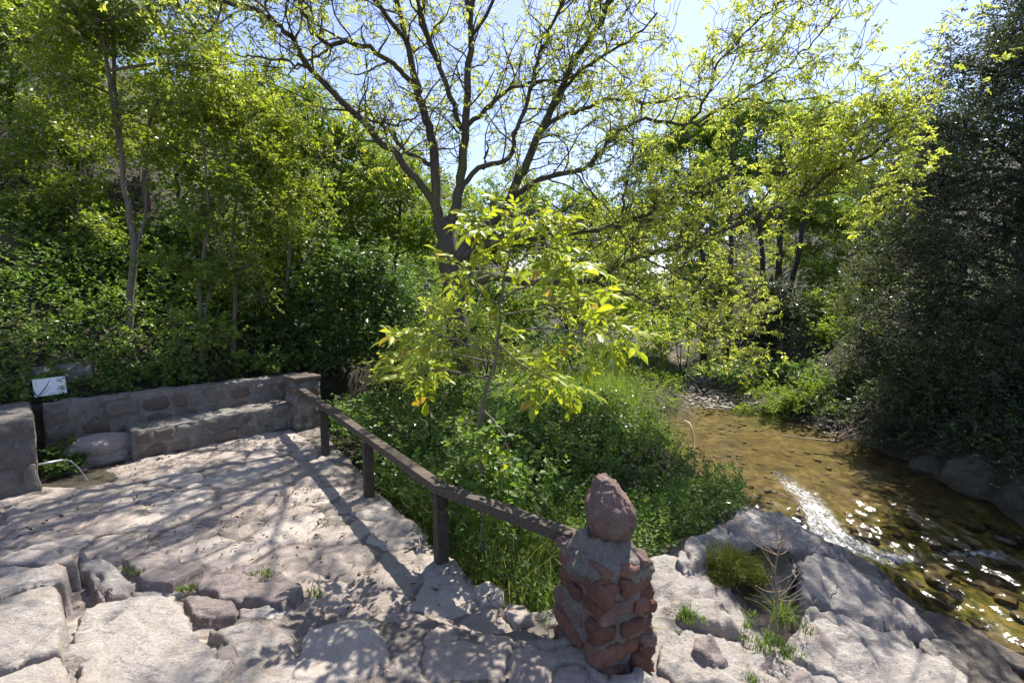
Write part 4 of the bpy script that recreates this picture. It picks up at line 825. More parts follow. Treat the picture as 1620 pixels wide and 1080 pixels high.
# ------------------------------------------------------------------ sapling with big compound leaves
def sapling():
    r_ = np.random.default_rng(23); SC_ = 0.80; Y0 = 5.6*SC_; b0 = PY(762, 800, Y0); b0[2] = -0.55
    root = empty('walnut_sapling', tuple(b0)); tag(root, 'young tree with large bright yellow-green compound leaves beyond the railing', 'tree'); bb = MB()
    def S(pts, ys, w0, w1, n=14):
        P = spline(np.array([PY(x, y, Y*SC_) for (x, y), Y in zip(pts, ys)])-b0, n); P[1:-1] += r_.normal(size=(n-2, 3))*0.006; tube(bb, P, np.linspace(w0, w1, n)*SC_*0.85, 7); return P
    st = S([(765, 900), (762, 760), (758, 690), (765, 640), (778, 590), (788, 540), (792, 480), (800, 430), (812, 380), (822, 340)], [5.6]*10, 0.045, 0.008, 26)
    tips = []
    BR = [([(785, 560), (740, 545), (700, 530), (665, 520)], [5.6, 5.3, 5.1, 5.0]), ([(786, 575), (720, 560), (680, 555), (645, 550)], [5.6, 5.8, 5.8, 5.7]), ([(790, 530), (850, 520), (910, 523), (950, 510)], [5.6, 5.2, 4.9, 4.75]),
          ([(905, 523), (940, 530), (975, 528)], [4.9, 4.8, 4.8]), ([(795, 470), (840, 450), (880, 430), (905, 420)], [5.6, 5.4, 5.2, 5.1]), ([(795, 490), (750, 450), (770, 420), (790, 400)], [5.6, 5.7, 5.6, 5.5]), ([(803, 425), (840, 400), (870, 390)], [5.6, 5.5, 5.4]),
          ([(810, 390), (780, 365), (765, 355)], [5.6, 5.5, 5.5]), ([(815, 375), (845, 350), (862, 345)], [5.6, 5.5, 5.4]), ([(790, 545), (830, 580), (870, 600), (900, 610)], [5.6, 5.5, 5.5, 5.5]), ([(770, 620), (800, 605), (820, 612), (850, 590)], [5.6, 5.4, 5.3, 5.2]),
          ([(775, 600), (730, 590), (690, 585), (660, 590)], [5.6, 5.4, 5.3, 5.3]), ([(790, 500), (840, 490), (890, 480), (930, 470)], [5.6, 5.5, 5.3, 5.2]), ([(765, 650), (785, 670), (800, 690), (795, 710)], [5.6, 5.4, 5.3, 5.2]), ([(800, 440), (760, 430), (730, 425)], [5.6, 5.6, 5.6])]
    for k, (pts, ys) in enumerate(BR):
        P = S(pts, ys, 0.016, 0.006, 12)
        for i in ([6, 9, 10, 11, 11] if k not in (13,) else [9]):
            tips.append((P[i], nrm(P[min(i+1, 11)]-P[i-1])))
    for i in range(15, 26, 2): tips.append((st[i], nrm(st[i]-st[i-1])))
    tips += [(st[-1], np.array([0.3, 0.2, 1])), (st[-1], np.array([-0.4, 0, 1]))]
    bb.obj('trunk', M['bark_pale'], root)
    # compound leaves: a few shapes, each shared
    shapes = []
    for v in range(6):
        m2 = MB(); Lr = 0.36; npair = 3; k = npair*2+1; bend = r_.uniform(0.25, 0.6)
        f = lambda t: np.array([Lr*t, 0, -bend*Lr*t*t])
        tube(m2, [f(t) for t in np.linspace(0, 1, 6)], np.linspace(0.0028, 0.0014, 6), 4, 0.9)
        O = []; D = []; Ls = []
        for j in range(npair):
            for sg in (1, -1):
                O.append(f(0.35+0.25*j)); D.append([0.55, sg*0.8, -0.25-0.35*r_.random()]); Ls.append(0.125+0.035*j)
        O.append(f(1)); D.append([1, 0.0, -0.6]); Ls.append(0.21)
        Ls = np.array(Ls)*r_.uniform(0.85, 1.15, k); leaves(m2, np.array(O), np.array(D, float)+r_.normal(size=(k, 3))*0.12, np.array([[0, 0, 1.0]]*k)+r_.normal(size=(k, 3))*0.25, Ls, Ls*0.44, np.clip(r_.normal(0.5, 0.22, k), 0, 1), True)
        shapes.append(m2.mesh('leaf', M['lf_sapling'], True))
    for p, d in tips:
        for _ in range(int(r_.integers(2, 4))):
            dd_ = nrm(np.asarray(d)*0.5+rdir(1, r_)[0]*0.9+np.array([0, 0, 0.2])); q = Vector(dd_).to_track_quat('X', 'Z')
            o = link('leaf', shapes[int(r_.integers(6))], root); o.location = Vector(p); e = q.to_euler(); o.rotation_euler = e; s_ = r_.uniform(0.45, 1.05)*SC_; o.scale = (s_, s_, s_)
sapling()

# ------------------------------------------------------------------ slender trees behind the garden wall
def tline(pts, Y): return [PY(x, y, Y if np.isscalar(Y) else Y[i]) for i, (x, y) in enumerate(pts)]
def lob(px, py, Y, r): return (PY(px, py, Y), r)
def base_of(line): 
    b = np.array(line[0]); return b
t1 = tline([(203, 625), (203, 560), (206, 480), (214, 400), (204, 340), (196, 280), (190, 215), (182, 120), (172, 20), (165, -80)], 8.7)
t1b = tline([(190, 230), (178, 160), (165, 70), (140, 0), (115, -60)], [8.7, 8.6, 8.4, 8.2, 8.0])
t1c = tline([(214, 395), (228, 350), (232, 290), (235, 200)], [8.7, 8.8, 8.9, 9])
make_tree('slender_tree', 'tall slender tree with crooked grey trunk, nearest the white sign', t1[0], [(t1, 0.078), (t1b, 0.042), (t1c, 0.034)],
  [lob(170, 60, 8.5, (0.9, 0.9, 0.8)), lob(260, 40, 8.8, (1.0, 0.9, 0.8)), lob(90, 120, 8.3, (0.8, 0.9, 0.7)), lob(330, 110, 9.0, (0.8, 0.9, 0.8)), lob(250, 160, 8.8, (0.9, 0.8, 0.7)), lob(120, 20, 8.2, (0.9, 0.8, 0.8)), lob(160, 180, 8.6, (0.8, 0.7, 0.5)), lob(340, 190, 9.2, (0.8, 0.8, 0.7)), lob(60, 40, 8.6, (0.8, 0.8, 0.8)), lob(290, 240, 9.0, (0.8, 0.7, 0.5)), lob(200, -60, 8.5, (1.2, 1, 0.9)), lob(320, -20, 8.8, (0.8, 0.8, 0.6))],
  'lf_elm', 'bark_pale', 101, spd=66, sub=12, k=8, tl=0.26, ll=0.075, lw=0.042, droop=0.35, brad=0.028)
t2 = tline([(318, 605), (320, 540), (316, 470), (318, 420), (330, 350), (325, 260), (318, 160)], 8.9)
t2b = tline([(308, 598), (296, 555), (278, 530), (262, 480)], [8.85, 8.7, 8.5, 8.4]); t2c = tline([(318, 540), (330, 470), (345, 420), (350, 330)], [8.9, 8.9, 9, 9.1])
make_tree('slender_tree', 'twin-stemmed slender tree in the middle of the garden wall', t2[0], [(t2, 0.055), (t2b, 0.045), (t2c, 0.04)],
  [lob(320, 330, 8.9, (0.7, 0.7, 0.5)), lob(270, 420, 8.5, (0.6, 0.6, 0.3)), lob(330, 440, 8.7, (0.7, 0.6, 0.3)), lob(290, 510, 8.3, (0.6, 0.5, 0.22)), lob(390, 300, 9.2, (0.6, 0.7, 0.5)), lob(350, 530, 8.5, (0.5, 0.4, 0.2)), lob(280, 270, 9.0, (0.6, 0.6, 0.4))],
  'lf_mid', 'bark_pale', 102, spd=55, sub=9, k=7, tl=0.26, ll=0.085, lw=0.06, droop=0.25, brad=0.016)
t3 = tline([(368, 578), (370, 520), (372, 440), (368, 380), (376, 300), (385, 200)], 9.3)
make_tree('slender_tree', 'thin straight tree near the far end of the garden wall', t3[0], [(t3, 0.055)],
  [lob(380, 230, 9.4, (0.7, 0.7, 0.6)), lob(430, 250, 9.6, (0.7, 0.7, 0.6)), lob(420, 170, 9.8, (0.6, 0.7, 0.5)), lob(410, 340, 9.4, (0.6, 0.7, 0.5)), lob(390, 420, 9.2, (0.5, 0.5, 0.35)), lob(450, 330, 9.6, (0.5, 0.6, 0.5)), lob(420, 470, 9.2, (0.4, 0.4, 0.25))],
  'lf_elm', 'bark_pale', 103, spd=62, sub=11, k=8, tl=0.26, ll=0.075, lw=0.045, brad=0.018)
t4 = tline([(120, 560), (125, 470), (118, 380), (128, 280), (120, 180)], 9.9)
make_tree('slender_tree', 'thin leafy tree standing left of the crooked grey trunk', t4[0], [(t4, 0.05)],
  [lob(100, 300, 9.9, (0.8, 0.8, 0.5)), lob(50, 350, 9.7, (0.8, 0.7, 0.5)), lob(150, 370, 9.6, (0.7, 0.7, 0.45)), lob(100, 440, 9.3, (0.7, 0.6, 0.4)), lob(30, 270, 10, (0.8, 0.8, 0.5)), lob(160, 230, 10.2, (0.8, 0.8, 0.5)), lob(80, 190, 10.2, (0.8, 0.8, 0.6)), lob(30, 430, 9.2, (0.6, 0.6, 0.4)), lob(150, 470, 9.2, (0.5, 0.5, 0.35))],
  'lf_elm', 'bark_pale', 104, spd=62, sub=11, k=8, tl=0.26, ll=0.075, lw=0.045, brad=0.018)
t5 = tline([(455, 560), (452, 480), (458, 390), (448, 300), (455, 200)], 10.2)
make_tree('slender_tree', 'thin leafy tree rising behind the far pillar beside the ivy thicket', t5[0], [(t5, 0.05)],
  [lob(440, 260, 10.2, (0.8, 0.8, 0.6)), lob(480, 310, 10.4, (0.8, 0.8, 0.6)), lob(430, 370, 10, (0.7, 0.7, 0.5)), lob(470, 200, 10.4, (0.7, 0.7, 0.6)), lob(400, 430, 9.8, (0.6, 0.6, 0.4)), lob(260, 330, 9.8, (0.7, 0.7, 0.5)), lob(230, 420, 9.6, (0.7, 0.6, 0.45)), lob(300, 450, 9.6, (0.6, 0.6, 0.4))][:5],
  'lf_elm', 'bark_pale', 105, spd=62, sub=11, k=8, tl=0.26, ll=0.075, lw=0.045, brad=0.018)
# trees higher on the bank
def bank_tree(name, label, px, Y, pytop, lobes, mat, seed, bark='bark_dark', r0=0.09, **kw):
    b = PY(px, 400, Y); b[2] = gz(b[0], b[1])-0.1; top = PY(px+rng.uniform(-20, 20), pytop, Y)
    mid = (b+top)/2+rng.normal(size=3)*0.15
    kw = dict(dict(spd=50, sub=12, k=8, tl=0.3, ll=0.09, lw=0.052, brad=0.03), **kw)
    return make_tree(name, label, b, [([b, mid, top], r0)], lobes, mat, bark, seed, **kw)
bank_tree('bank_tree', 'leafy tree on the bank at the upper left corner of the picture', 40, 11.5, 40, [lob(30, 60, 11, (1.3, 1.2, 1.0)), lob(80, 0, 11.5, (1.3, 1.2, 1.0)), lob(-40, 120, 11, (1.2, 1, 1)), lob(20, 170, 11.3, (1.0, 1, 0.5)), lob(140, -30, 12, (1.4, 1.2, 1)), lob(-30, 0, 11.3, (1.2, 1, 1)), lob(110, 110, 10.8, (1.1, 1, 0.9)), lob(40, 220, 10.6, (1.0, 0.9, 0.6)), lob(180, 60, 11.5, (1.2, 1, 0.9))], 'lf_mid', 111)
bank_tree('bank_tree', 'round-crowned tree behind the twin-stemmed slender tree', 300, 12.5, 150, [lob(300, 170, 12.3, (1.3, 1.2, 1.0)), lob(380, 210, 12.5, (1.2, 1.2, 1.0)), lob(240, 230, 12.3, (1.1, 1.1, 0.8)), lob(350, 280, 12, (1.1, 1, 0.8)), lob(330, 100, 12.8, (1.1, 1, 0.9)), lob(420, 130, 13, (0.9, 1, 0.7))], 'lf_elm', 112)
bank_tree('bank_tree', 'dense green tree standing left of the big spreading tree', 470, 13.0, 190, [lob(460, 220, 12.8, (1.3, 1.2, 0.9)), lob(520, 250, 13, (1.3, 1.2, 1.0)), lob(440, 300, 12.5, (1.2, 1.1, 0.9)), lob(560, 300, 13.2, (1.1, 1.1, 0.9)), lob(500, 340, 12.6, (1.1, 1.1, 0.8)), lob(420, 160, 13.2, (1.0, 1, 0.6)), lob(480, 170, 13.2, (1.1, 1, 0.8)), lob(560, 220, 13.4, (1.1, 1, 0.8)), lob(620, 260, 13.6, (1.0, 1, 0.8))], 'lf_mid', 113)
bank_tree('bank_tree', 'dark leafy tree directly behind the forked trunk of the spreading tree', 610, 15, 230, [lob(600, 260, 15, (1.4, 1.3, 1.0)), lob(660, 300, 15, (1.3, 1.3, 1.0)), lob(560, 320, 14.6, (1.4, 1.3, 1.1)), lob(620, 370, 14.6, (1.5, 1.3, 1.0)), lob(680, 380, 14.5, (1.3, 1.2, 1.0)), lob(540, 390, 14.3, (1.2, 1.2, 1.0))], 'lf_mid', 114)
# shrubs on the bank
def shrub(name, label, px, py, Y, lobes, mat, seed, cat='shrub', group=None, **kw):
    b = PY(px, py, Y); b[2] = gz(b[0], b[1])-0.05; r_ = np.random.default_rng(seed)
    top = PY(px, py, Y); lines = [([b+r_.normal(size=3)*np.array([0.15, 0.15, 0]), (b+top)/2+r_.normal(size=3)*0.15, top+r_.normal(size=3)*0.3], 0.03) for _ in range(3)]
    kw = dict(dict(spd=46, sub=12, k=7, tl=0.26, ll=0.085, lw=0.06, brad=0.014, droop=0.3), **kw)
    return make_tree(name, label, b, lines, lobes, mat, 'bark_dark', seed, cat=cat, group=group, **kw)
shrub('ivy_thicket', 'dark ivy thicket hanging on the bank behind the far pillar', 540, 480, 10.6, [lob(470, 470, 10.3, (0.8, 0.7, 0.9)), lob(540, 430, 10.8, (0.9, 0.8, 0.9)), lob(600, 450, 11, (0.9, 0.8, 0.9)), lob(500, 550, 10, (0.9, 0.6, 0.8)), lob(570, 540, 10.3, (0.9, 0.6, 0.8)), lob(640, 500, 10.8, (0.8, 0.7, 0.9)), lob(440, 540, 10, (0.6, 0.6, 0.7)), lob(640, 570, 10.2, (0.8, 0.6, 0.6))], 'lf_ivy', 121, spd=75, jit=0.2, sub=16)
shrub('bank_shrub', 'broad-leaved shrub on the bank above the white sign', 60, 430, 9.4, [lob(20, 360, 9.8, (0.9, 0.8, 0.6)), lob(80, 400, 9.6, (0.9, 0.8, 0.6)), lob(20, 450, 9.2, (0.9, 0.7, 0.6)), lob(100, 470, 9.2, (0.8, 0.7, 0.5)), lob(60, 520, 8.9, (0.8, 0.6, 0.4)), lob(-30, 520, 8.8, (0.7, 0.6, 0.5)), lob(150, 420, 9.6, (0.8, 0.7, 0.6))], 'lf_bramble', 122, ll=0.11, lw=0.085)
shrub('bank_shrub', 'leafy shrub on the bank between the two leftmost slender trunks', 250, 450, 10.2, [lob(180, 370, 10.4, (0.9, 0.8, 0.6)), lob(250, 400, 10.3, (0.9, 0.8, 0.7)), lob(260, 480, 9.8, (0.9, 0.7, 0.6)), lob(180, 490, 9.6, (0.8, 0.7, 0.5)), lob(300, 350, 10.8, (0.9, 0.8, 0.6)), lob(240, 560, 9.2, (0.9, 0.5, 0.4)), lob(160, 570, 8.9, (0.6, 0.5, 0.4))], 'lf_bramble', 123, ll=0.10, lw=0.075)
shrub('bank_shrub', 'leafy shrub on the bank right of the thin straight tree', 420, 430, 10.6, [lob(380, 380, 10.8, (0.8, 0.8, 0.7)), lob(430, 400, 10.9, (0.9, 0.8, 0.8)), lob(400, 480, 10.2, (0.8, 0.7, 0.6)), lob(470, 370, 11.2, (0.9, 0.8, 0.8)), lob(360, 450, 10.3, (0.7, 0.7, 0.5))], 'lf_mid', 124)
shrub('bank_shrub', 'dark leafy shrub hanging over the pier behind the sign', 60, 550, 8.4, [lob(20, 560, 8.2, (0.7, 0.5, 0.45)), lob(90, 545, 8.4, (0.6, 0.5, 0.4)), lob(140, 530, 8.8, (0.6, 0.5, 0.5))], 'lf_bramble', 126, ll=0.10, lw=0.075)
shrub('bank_shrub', 'sunlit broad-leaved shrub at the left edge below the red bank', 30, 320, 10.8, [lob(10, 340, 10.6, (0.9, 0.8, 0.4)), lob(90, 350, 10.6, (0.9, 0.8, 0.4)), lob(170, 340, 10.9, (0.8, 0.8, 0.4)), lob(120, 230, 11.6, (0.8, 0.8, 0.5))], 'lf_mid', 127, ll=0.11, lw=0.085)
shrub('bank_shrub', 'low herbs growing along the top of the garden wall', 300, 585, 8.6, [lob(230, 600, 8.2, (0.6, 0.35, 0.22)), lob(300, 595, 8.5, (0.5, 0.3, 0.2)), lob(400, 578, 9.2, (0.6, 0.3, 0.22)), lob(440, 572, 9.5, (0.35, 0.3, 0.2)), lob(185, 600, 8.0, (0.35, 0.3, 0.22))], 'lf_bramble', 125, spd=120, tl=0.2)

# centre and right background
shrub('bank_shrub', 'yellowish leafy bush hiding the foot of the forked trunk', 690, 520, 8.6, [lob(700, 500, 8.6, (0.6, 0.5, 0.45)), lob(650, 540, 8.4, (0.6, 0.5, 0.45)), lob(750, 520, 8.6, (0.6, 0.5, 0.45)), lob(700, 570, 8.2, (0.8, 0.5, 0.5)), lob(790, 560, 8.4, (0.6, 0.5, 0.45)), lob(620, 590, 8.2, (0.6, 0.5, 0.45)), lob(850, 570, 8.8, (0.6, 0.5, 0.4))], 'lf_walnut', 133, ll=0.085, lw=0.042, spd=62)
shrub('bank_shrub', 'yellow-green bush beyond the sapling on the left bank of the creek', 900, 480, 15, [lob(860, 470, 14.5, (1.4, 1.2, 1.0)), lob(930, 480, 15, (1.4, 1.2, 1.1)), lob(1000, 500, 15.5, (1.3, 1.2, 1.0)), lob(800, 490, 14, (1.3, 1.1, 1.0)), lob(960, 420, 16.5, (1.4, 1.2, 1.1)), lob(880, 410, 17, (1.5, 1.2, 1.1))], 'lf_far', 131, ll=0.10, lw=0.06)
shrub('bank_shrub', 'dark leafy bush at the foot of the big spreading tree', 760, 520, 12, [lob(740, 520, 12, (1.1, 0.9, 0.8)), lob(680, 530, 12, (1.0, 0.9, 0.8)), lob(820, 540, 12.5, (1.1, 0.9, 0.7)), lob(790, 460, 13.5, (1.2, 1, 0.9)), lob(900, 555, 13, (1.0, 0.9, 0.6))], 'lf_ivy', 132)
def far_tree(label, px, Y, pytop, lobes, mat, seed, **kw): return bank_tree('valley_tree', label, px, Y, pytop, lobes, mat, seed, **kw)
far_tree('pale grey-green tall tree rising behind the spreading tree at right', 1235, 25, 170, [lob(1200, 190, 25, (2.2, 2, 1.8)), lob(1290, 200, 25, (2.0, 2, 1.7)), lob(1240, 270, 25, (2.4, 2, 1.6)), lob(1330, 280, 25, (1.6, 1.6, 1.5)), lob(1150, 270, 25, (2.0, 2, 1.6)), lob(1270, 340, 25, (2.4, 2, 1.2)), lob(1180, 350, 24, (2, 2, 1.2))], 'lf_far', 141, ll=0.15, lw=0.075, tl=0.45, spd=34, r0=0.2, brad=0.07)
far_tree('slim dark-trunked tree group in the valley middle', 1160, 27, 250, [lob(1120, 290, 27, (2.2, 2, 1.8)), lob(1060, 310, 28, (2.2, 2, 1.8)), lob(1100, 370, 27, (2.4, 2, 1.6)), lob(1010, 350, 29, (2.2, 2, 1.8)), lob(1090, 220, 27.5, (2.2, 2, 1.8)), lob(1030, 260, 28, (2.2, 2, 1.6)), lob(1150, 230, 27, (2, 2, 1.6))], 'lf_far', 142, ll=0.15, lw=0.08, tl=0.45, spd=36, r0=0.2, brad=0.07)
far_tree('far bushy tree on the left side of the valley', 900, 24, 330, [lob(870, 370, 24, (2, 1.8, 1.5)), lob(940, 390, 24, (2, 1.8, 1.4)), lob(800, 380, 23, (2, 1.8, 1.5)), lob(1000, 410, 24, (1.8, 1.6, 1.3)), lob(740, 400, 22, (2, 1.8, 1.5)), lob(770, 330, 23, (2, 1.8, 1.5)), lob(840, 320, 24, (2, 1.8, 1.4)), lob(920, 330, 24, (2, 1.8, 1.4)), lob(990, 360, 24, (2, 1.8, 1.4))], 'lf_far', 143, ll=0.14, lw=0.08, tl=0.45, spd=30, r0=0.15, brad=0.05)
far_tree('ivy-covered dark shrub column in front of the valley trunks', 1230, 18, 440, [lob(1225, 460, 18, (1.1, 1, 1.0)), lob(1210, 510, 17.5, (1.1, 1, 0.9)), lob(1250, 500, 18, (0.9, 0.9, 1.0)), lob(1180, 540, 17.5, (1.0, 0.9, 0.7))], 'lf_oak', 144, ll=0.10, lw=0.06, spd=60, r0=0.25)
for i, (px0, py0, px1, py1) in enumerate([(1225, 480, 1235, 330), (1245, 480, 1275, 320), (1205, 480, 1200, 340), (1150, 470, 1155, 320), (1115, 470, 1100, 330)]):
    mb = MB(); a = PY(px0, py0+60, 21.5); a[2] = gz(a[0], a[1])-0.1; P = spline([a, PY(px0, py0, 21.5), PY((px0+px1)/2+4, (py0+py1)/2, 21.5), PY(px1, py1, 21.5), PY(px1+(px1-px0)*0.8, py1-120, 21.5)], 14); c0 = P[0].copy(); tube(mb, P-c0, np.linspace(0.16, 0.05, 14), 7)
    o = mb.obj('bare_trunk', M['bark_dark']); o.location = Vector(c0); tag(o, ['straight dark trunk left of the leaning pair in the valley', 'dark trunk leaning right in the valley thicket', 'upright dark trunk left beside the ivy column', 'thin dark trunk in the middle of the valley thicket', 'thin dark trunk furthest left in the valley thicket'][i], 'tree')
shrub('bank_shrub', 'bright sunlit bush on the right slope beyond the creek bend', 1310, 450, 21, [lob(1300, 430, 21, (1.5, 1.3, 1.1)), lob(1340, 470, 20, (1.4, 1.2, 1.1)), lob(1290, 490, 19.5, (1.2, 1.1, 0.9)), lob(1350, 400, 22, (1.6, 1.3, 1.1)), lob(1320, 530, 18, (1.1, 1, 0.8))], 'lf_far', 151, ll=0.11, lw=0.07)
shrub('bank_shrub', 'grey-green bush overhanging the right bank at the edge of the shade', 1350, 520, 14, [lob(1340, 480, 14.5, (1.0, 1, 0.9)), lob(1370, 540, 13.5, (1.0, 0.9, 0.9)), lob(1340, 590, 13.2, (0.8, 0.8, 0.7)), lob(1380, 440, 14.5, (1.0, 1, 0.9))], 'lf_olive', 152, ll=0.08, lw=0.04)
shrub('bank_plant', 'bright green leafy plants on the gravel at the pool edge', 1280, 640, 13.2, [lob(1260, 640, 13, (0.6, 0.5, 0.4)), lob(1300, 630, 13.2, (0.6, 0.5, 0.5)), lob(1225, 652, 13.5, (0.5, 0.4, 0.3)), lob(1320, 660, 12.4, (0.4, 0.4, 0.35)), lob(1180, 655, 14, (0.5, 0.4, 0.2))], 'lf_herb', 153, cat='plant', spd=110, ll=0.09, lw=0.05, up=0.8)
shrub('bank_shrub', 'shaded green undergrowth at the foot of the ivy column', 1230, 580, 16, [lob(1180, 590, 16, (1.2, 1, 0.6)), lob(1250, 590, 16, (1.2, 1, 0.7)), lob(1120, 590, 17, (1, 0.9, 0.5)), lob(1290, 600, 15, (0.8, 0.8, 0.6))], 'lf_bramble', 154, spd=50)
shrub('bank_shrub', 'tall pale bush high on the right slope behind the leaning trunk', 1330, 330, 26, [lob(1300, 340, 26, (2.0, 1.6, 1.4)), lob(1350, 360, 25, (2.0, 1.6, 1.4)), lob(1380, 300, 27, (2.0, 1.6, 1.4)), lob(1260, 400, 25, (1.8, 1.5, 1.2)), lob(1400, 370, 25, (2, 1.6, 1.4))], 'lf_far', 156, ll=0.15, lw=0.09, tl=0.4, spd=24)
shrub('bank_shrub', 'low bright bush on the valley floor left of the ivy column', 1080, 500, 20, [lob(1080, 500, 20, (1.5, 1.3, 1.0)), lob(1130, 520, 19, (1.3, 1.2, 0.8)), lob(1030, 480, 21, (1.6, 1.3, 1.1)), lob(1150, 460, 22, (1.6, 1.3, 1.2)), lob(1090, 430, 23, (1.8, 1.4, 1.2)), lob(1000, 440, 22, (1.8, 1.4, 1.2)), lob(1040, 540, 17.5, (1.0, 0.9, 0.6)), lob(985, 545, 16.5, (1.0, 0.9, 0.6)), lob(1060, 515, 18.5, (1.1, 1, 0.7))], 'lf_far', 157, ll=0.13, lw=0.08, tl=0.36, spd=28)
# evergreen on the right
eg = [PY(1600, 760, 9.5), PY(1620, 560, 10), PY(1640, 300, 10.5), PY(1660, 0, 11), PY(1680, -200, 11)]
lobE = [lob(1450, 300, 10, (1.3, 1.3, 1.1)), lob(1500, 200, 10.5, (1.4, 1.3, 1.1)), lob(1560, 110, 10.8, (1.4, 1.3, 1.1)), lob(1640, 30, 11, (1.5, 1.4, 1.2)), lob(1540, 300, 9.8, (1.3, 1.3, 1.1)), lob(1610, 220, 10, (1.4, 1.3, 1.1)), lob(1430, 400, 10, (1.1, 1.2, 1.0)), lob(1510, 410, 9.4, (1.2, 1.1, 1.0)), lob(1590, 360, 9.4, (1.2, 1.2, 1.0)), lob(1420, 500, 10.4, (1.0, 1.1, 1.0)), lob(1480, 520, 9.4, (1.1, 1, 0.9)), lob(1560, 500, 9, (1.1, 1, 0.9)), lob(1640, 470, 8.8, (1.2, 1, 1)), lob(1430, 600, 10.4, (0.9, 1, 0.8)), lob(1500, 620, 9.4, (1.0, 0.9, 0.7)), lob(1580, 600, 8.8, (1.0, 0.9, 0.7)), lob(1650, 600, 8.4, (0.9, 0.9, 0.7)), lob(1560, 690, 8.6, (0.8, 0.6, 0.45)), lob(1640, 690, 8.0, (0.8, 0.6, 0.5)), lob(1520, 740, 8.9, (0.5, 0.5, 0.3)), lob(1590, 740, 8.1, (0.6, 0.5, 0.3)), lob(1440, 720, 9.8, (0.5, 0.5, 0.3)), lob(1400, 680, 10.4, (0.6, 0.7, 0.5)), lob(1460, 690, 9.6, (0.6, 0.6, 0.4)), lob(1700, 330, 9.5, (1.4, 1.3, 1.2)), lob(1720, 150, 10.5, (1.5, 1.4, 1.2)), lob(1690, -60, 11.5, (1.6, 1.5, 1.2)), lob(1400, 450, 11.5, (1.0, 1.0, 1.0)), lob(1405, 385, 12.6, (1.1, 1.1, 1.0)), lob(1425, 300, 13, (1.2, 1.2, 1.0)), lob(1470, 215, 13.2, (1.3, 1.2, 1.0)), lob(1380, 560, 11.2, (0.7, 0.8, 0.8)), lob(1620, 90, 11.8, (1.5, 1.4, 1.2))]
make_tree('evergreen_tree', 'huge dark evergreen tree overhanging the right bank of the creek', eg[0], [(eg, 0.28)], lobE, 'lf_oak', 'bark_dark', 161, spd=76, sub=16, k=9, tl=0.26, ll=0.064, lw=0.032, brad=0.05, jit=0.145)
egb = [np.array([13.5, 12, 2.0]), np.array([13.5, 12.3, 6]), np.array([13.6, 12.5, 11])]
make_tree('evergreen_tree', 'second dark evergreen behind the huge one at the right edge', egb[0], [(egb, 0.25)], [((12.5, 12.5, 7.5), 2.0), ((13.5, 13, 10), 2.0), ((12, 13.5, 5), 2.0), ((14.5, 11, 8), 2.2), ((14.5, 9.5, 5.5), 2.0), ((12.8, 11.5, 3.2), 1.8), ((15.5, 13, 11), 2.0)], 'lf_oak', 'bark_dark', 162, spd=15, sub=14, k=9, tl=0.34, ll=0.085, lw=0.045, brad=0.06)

# boulders below the evergreen
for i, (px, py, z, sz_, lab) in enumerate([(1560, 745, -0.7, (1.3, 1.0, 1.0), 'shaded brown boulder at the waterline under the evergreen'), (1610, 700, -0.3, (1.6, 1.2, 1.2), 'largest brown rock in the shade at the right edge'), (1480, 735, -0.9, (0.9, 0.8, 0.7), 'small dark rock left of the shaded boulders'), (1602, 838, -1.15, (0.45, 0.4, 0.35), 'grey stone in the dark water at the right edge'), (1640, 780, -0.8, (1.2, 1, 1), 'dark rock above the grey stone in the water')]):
    p = PZ(px, py, z)-np.array([0, 0, 0.22]); tag(boulder('boulder', p, sz_, 'rock_shade', 20+i, 0.2, i*0.8), lab, 'boulder')
# gravel by the pool: stuff
r_ = np.random.default_rng(31); mb = MB()
n = 1500; gxp = r_.uniform(4.6, 9.2, n); gyp = r_.uniform(11.5, 19, n); dcp = np.abs(gxp-creek_c(gyp))-creek_w(gyp); k = (dcp > -0.25) & (dcp < 0.55) & (gxp > creek_c(gyp)-0.6)
V0, Q0 = rbox((1, 1, 0.7), 0.33, 0.5, 0.12, 3, 2, maxn=2)
for x_, y_, z_ in zip(gxp[k], gyp[k], ground_z(gxp[k], gyp[k])):
    s_ = r_.uniform(0.03, 0.12); a_, b_ = rotz(r_.uniform(0, 6)); mb.add(frame(V0*s_*np.array([1.3, 0.9, 0.8]), (x_, y_, z_+s_*0.2), a_, b_), Q0)
n = 600; gyp = r_.uniform(14, 22, n); gxp = creek_c(gyp)+r_.normal(size=n)*0.5
for x_, y_, z_ in zip(gxp, gyp, ground_z(gxp, gyp)):
    s_ = r_.uniform(0.03, 0.13); a_, b_ = rotz(r_.uniform(0, 6)); mb.add(frame(V0*s_*np.array([1.3, 0.9, 0.8]), (x_, y_, max(z_, float(water_z(y_))-0.02)+s_*0.2), a_, b_), Q0)
tag(mb.obj('gravel', M['rock']), 'pale gravel along the far end of the pool', 'gravel', kind='stuff')

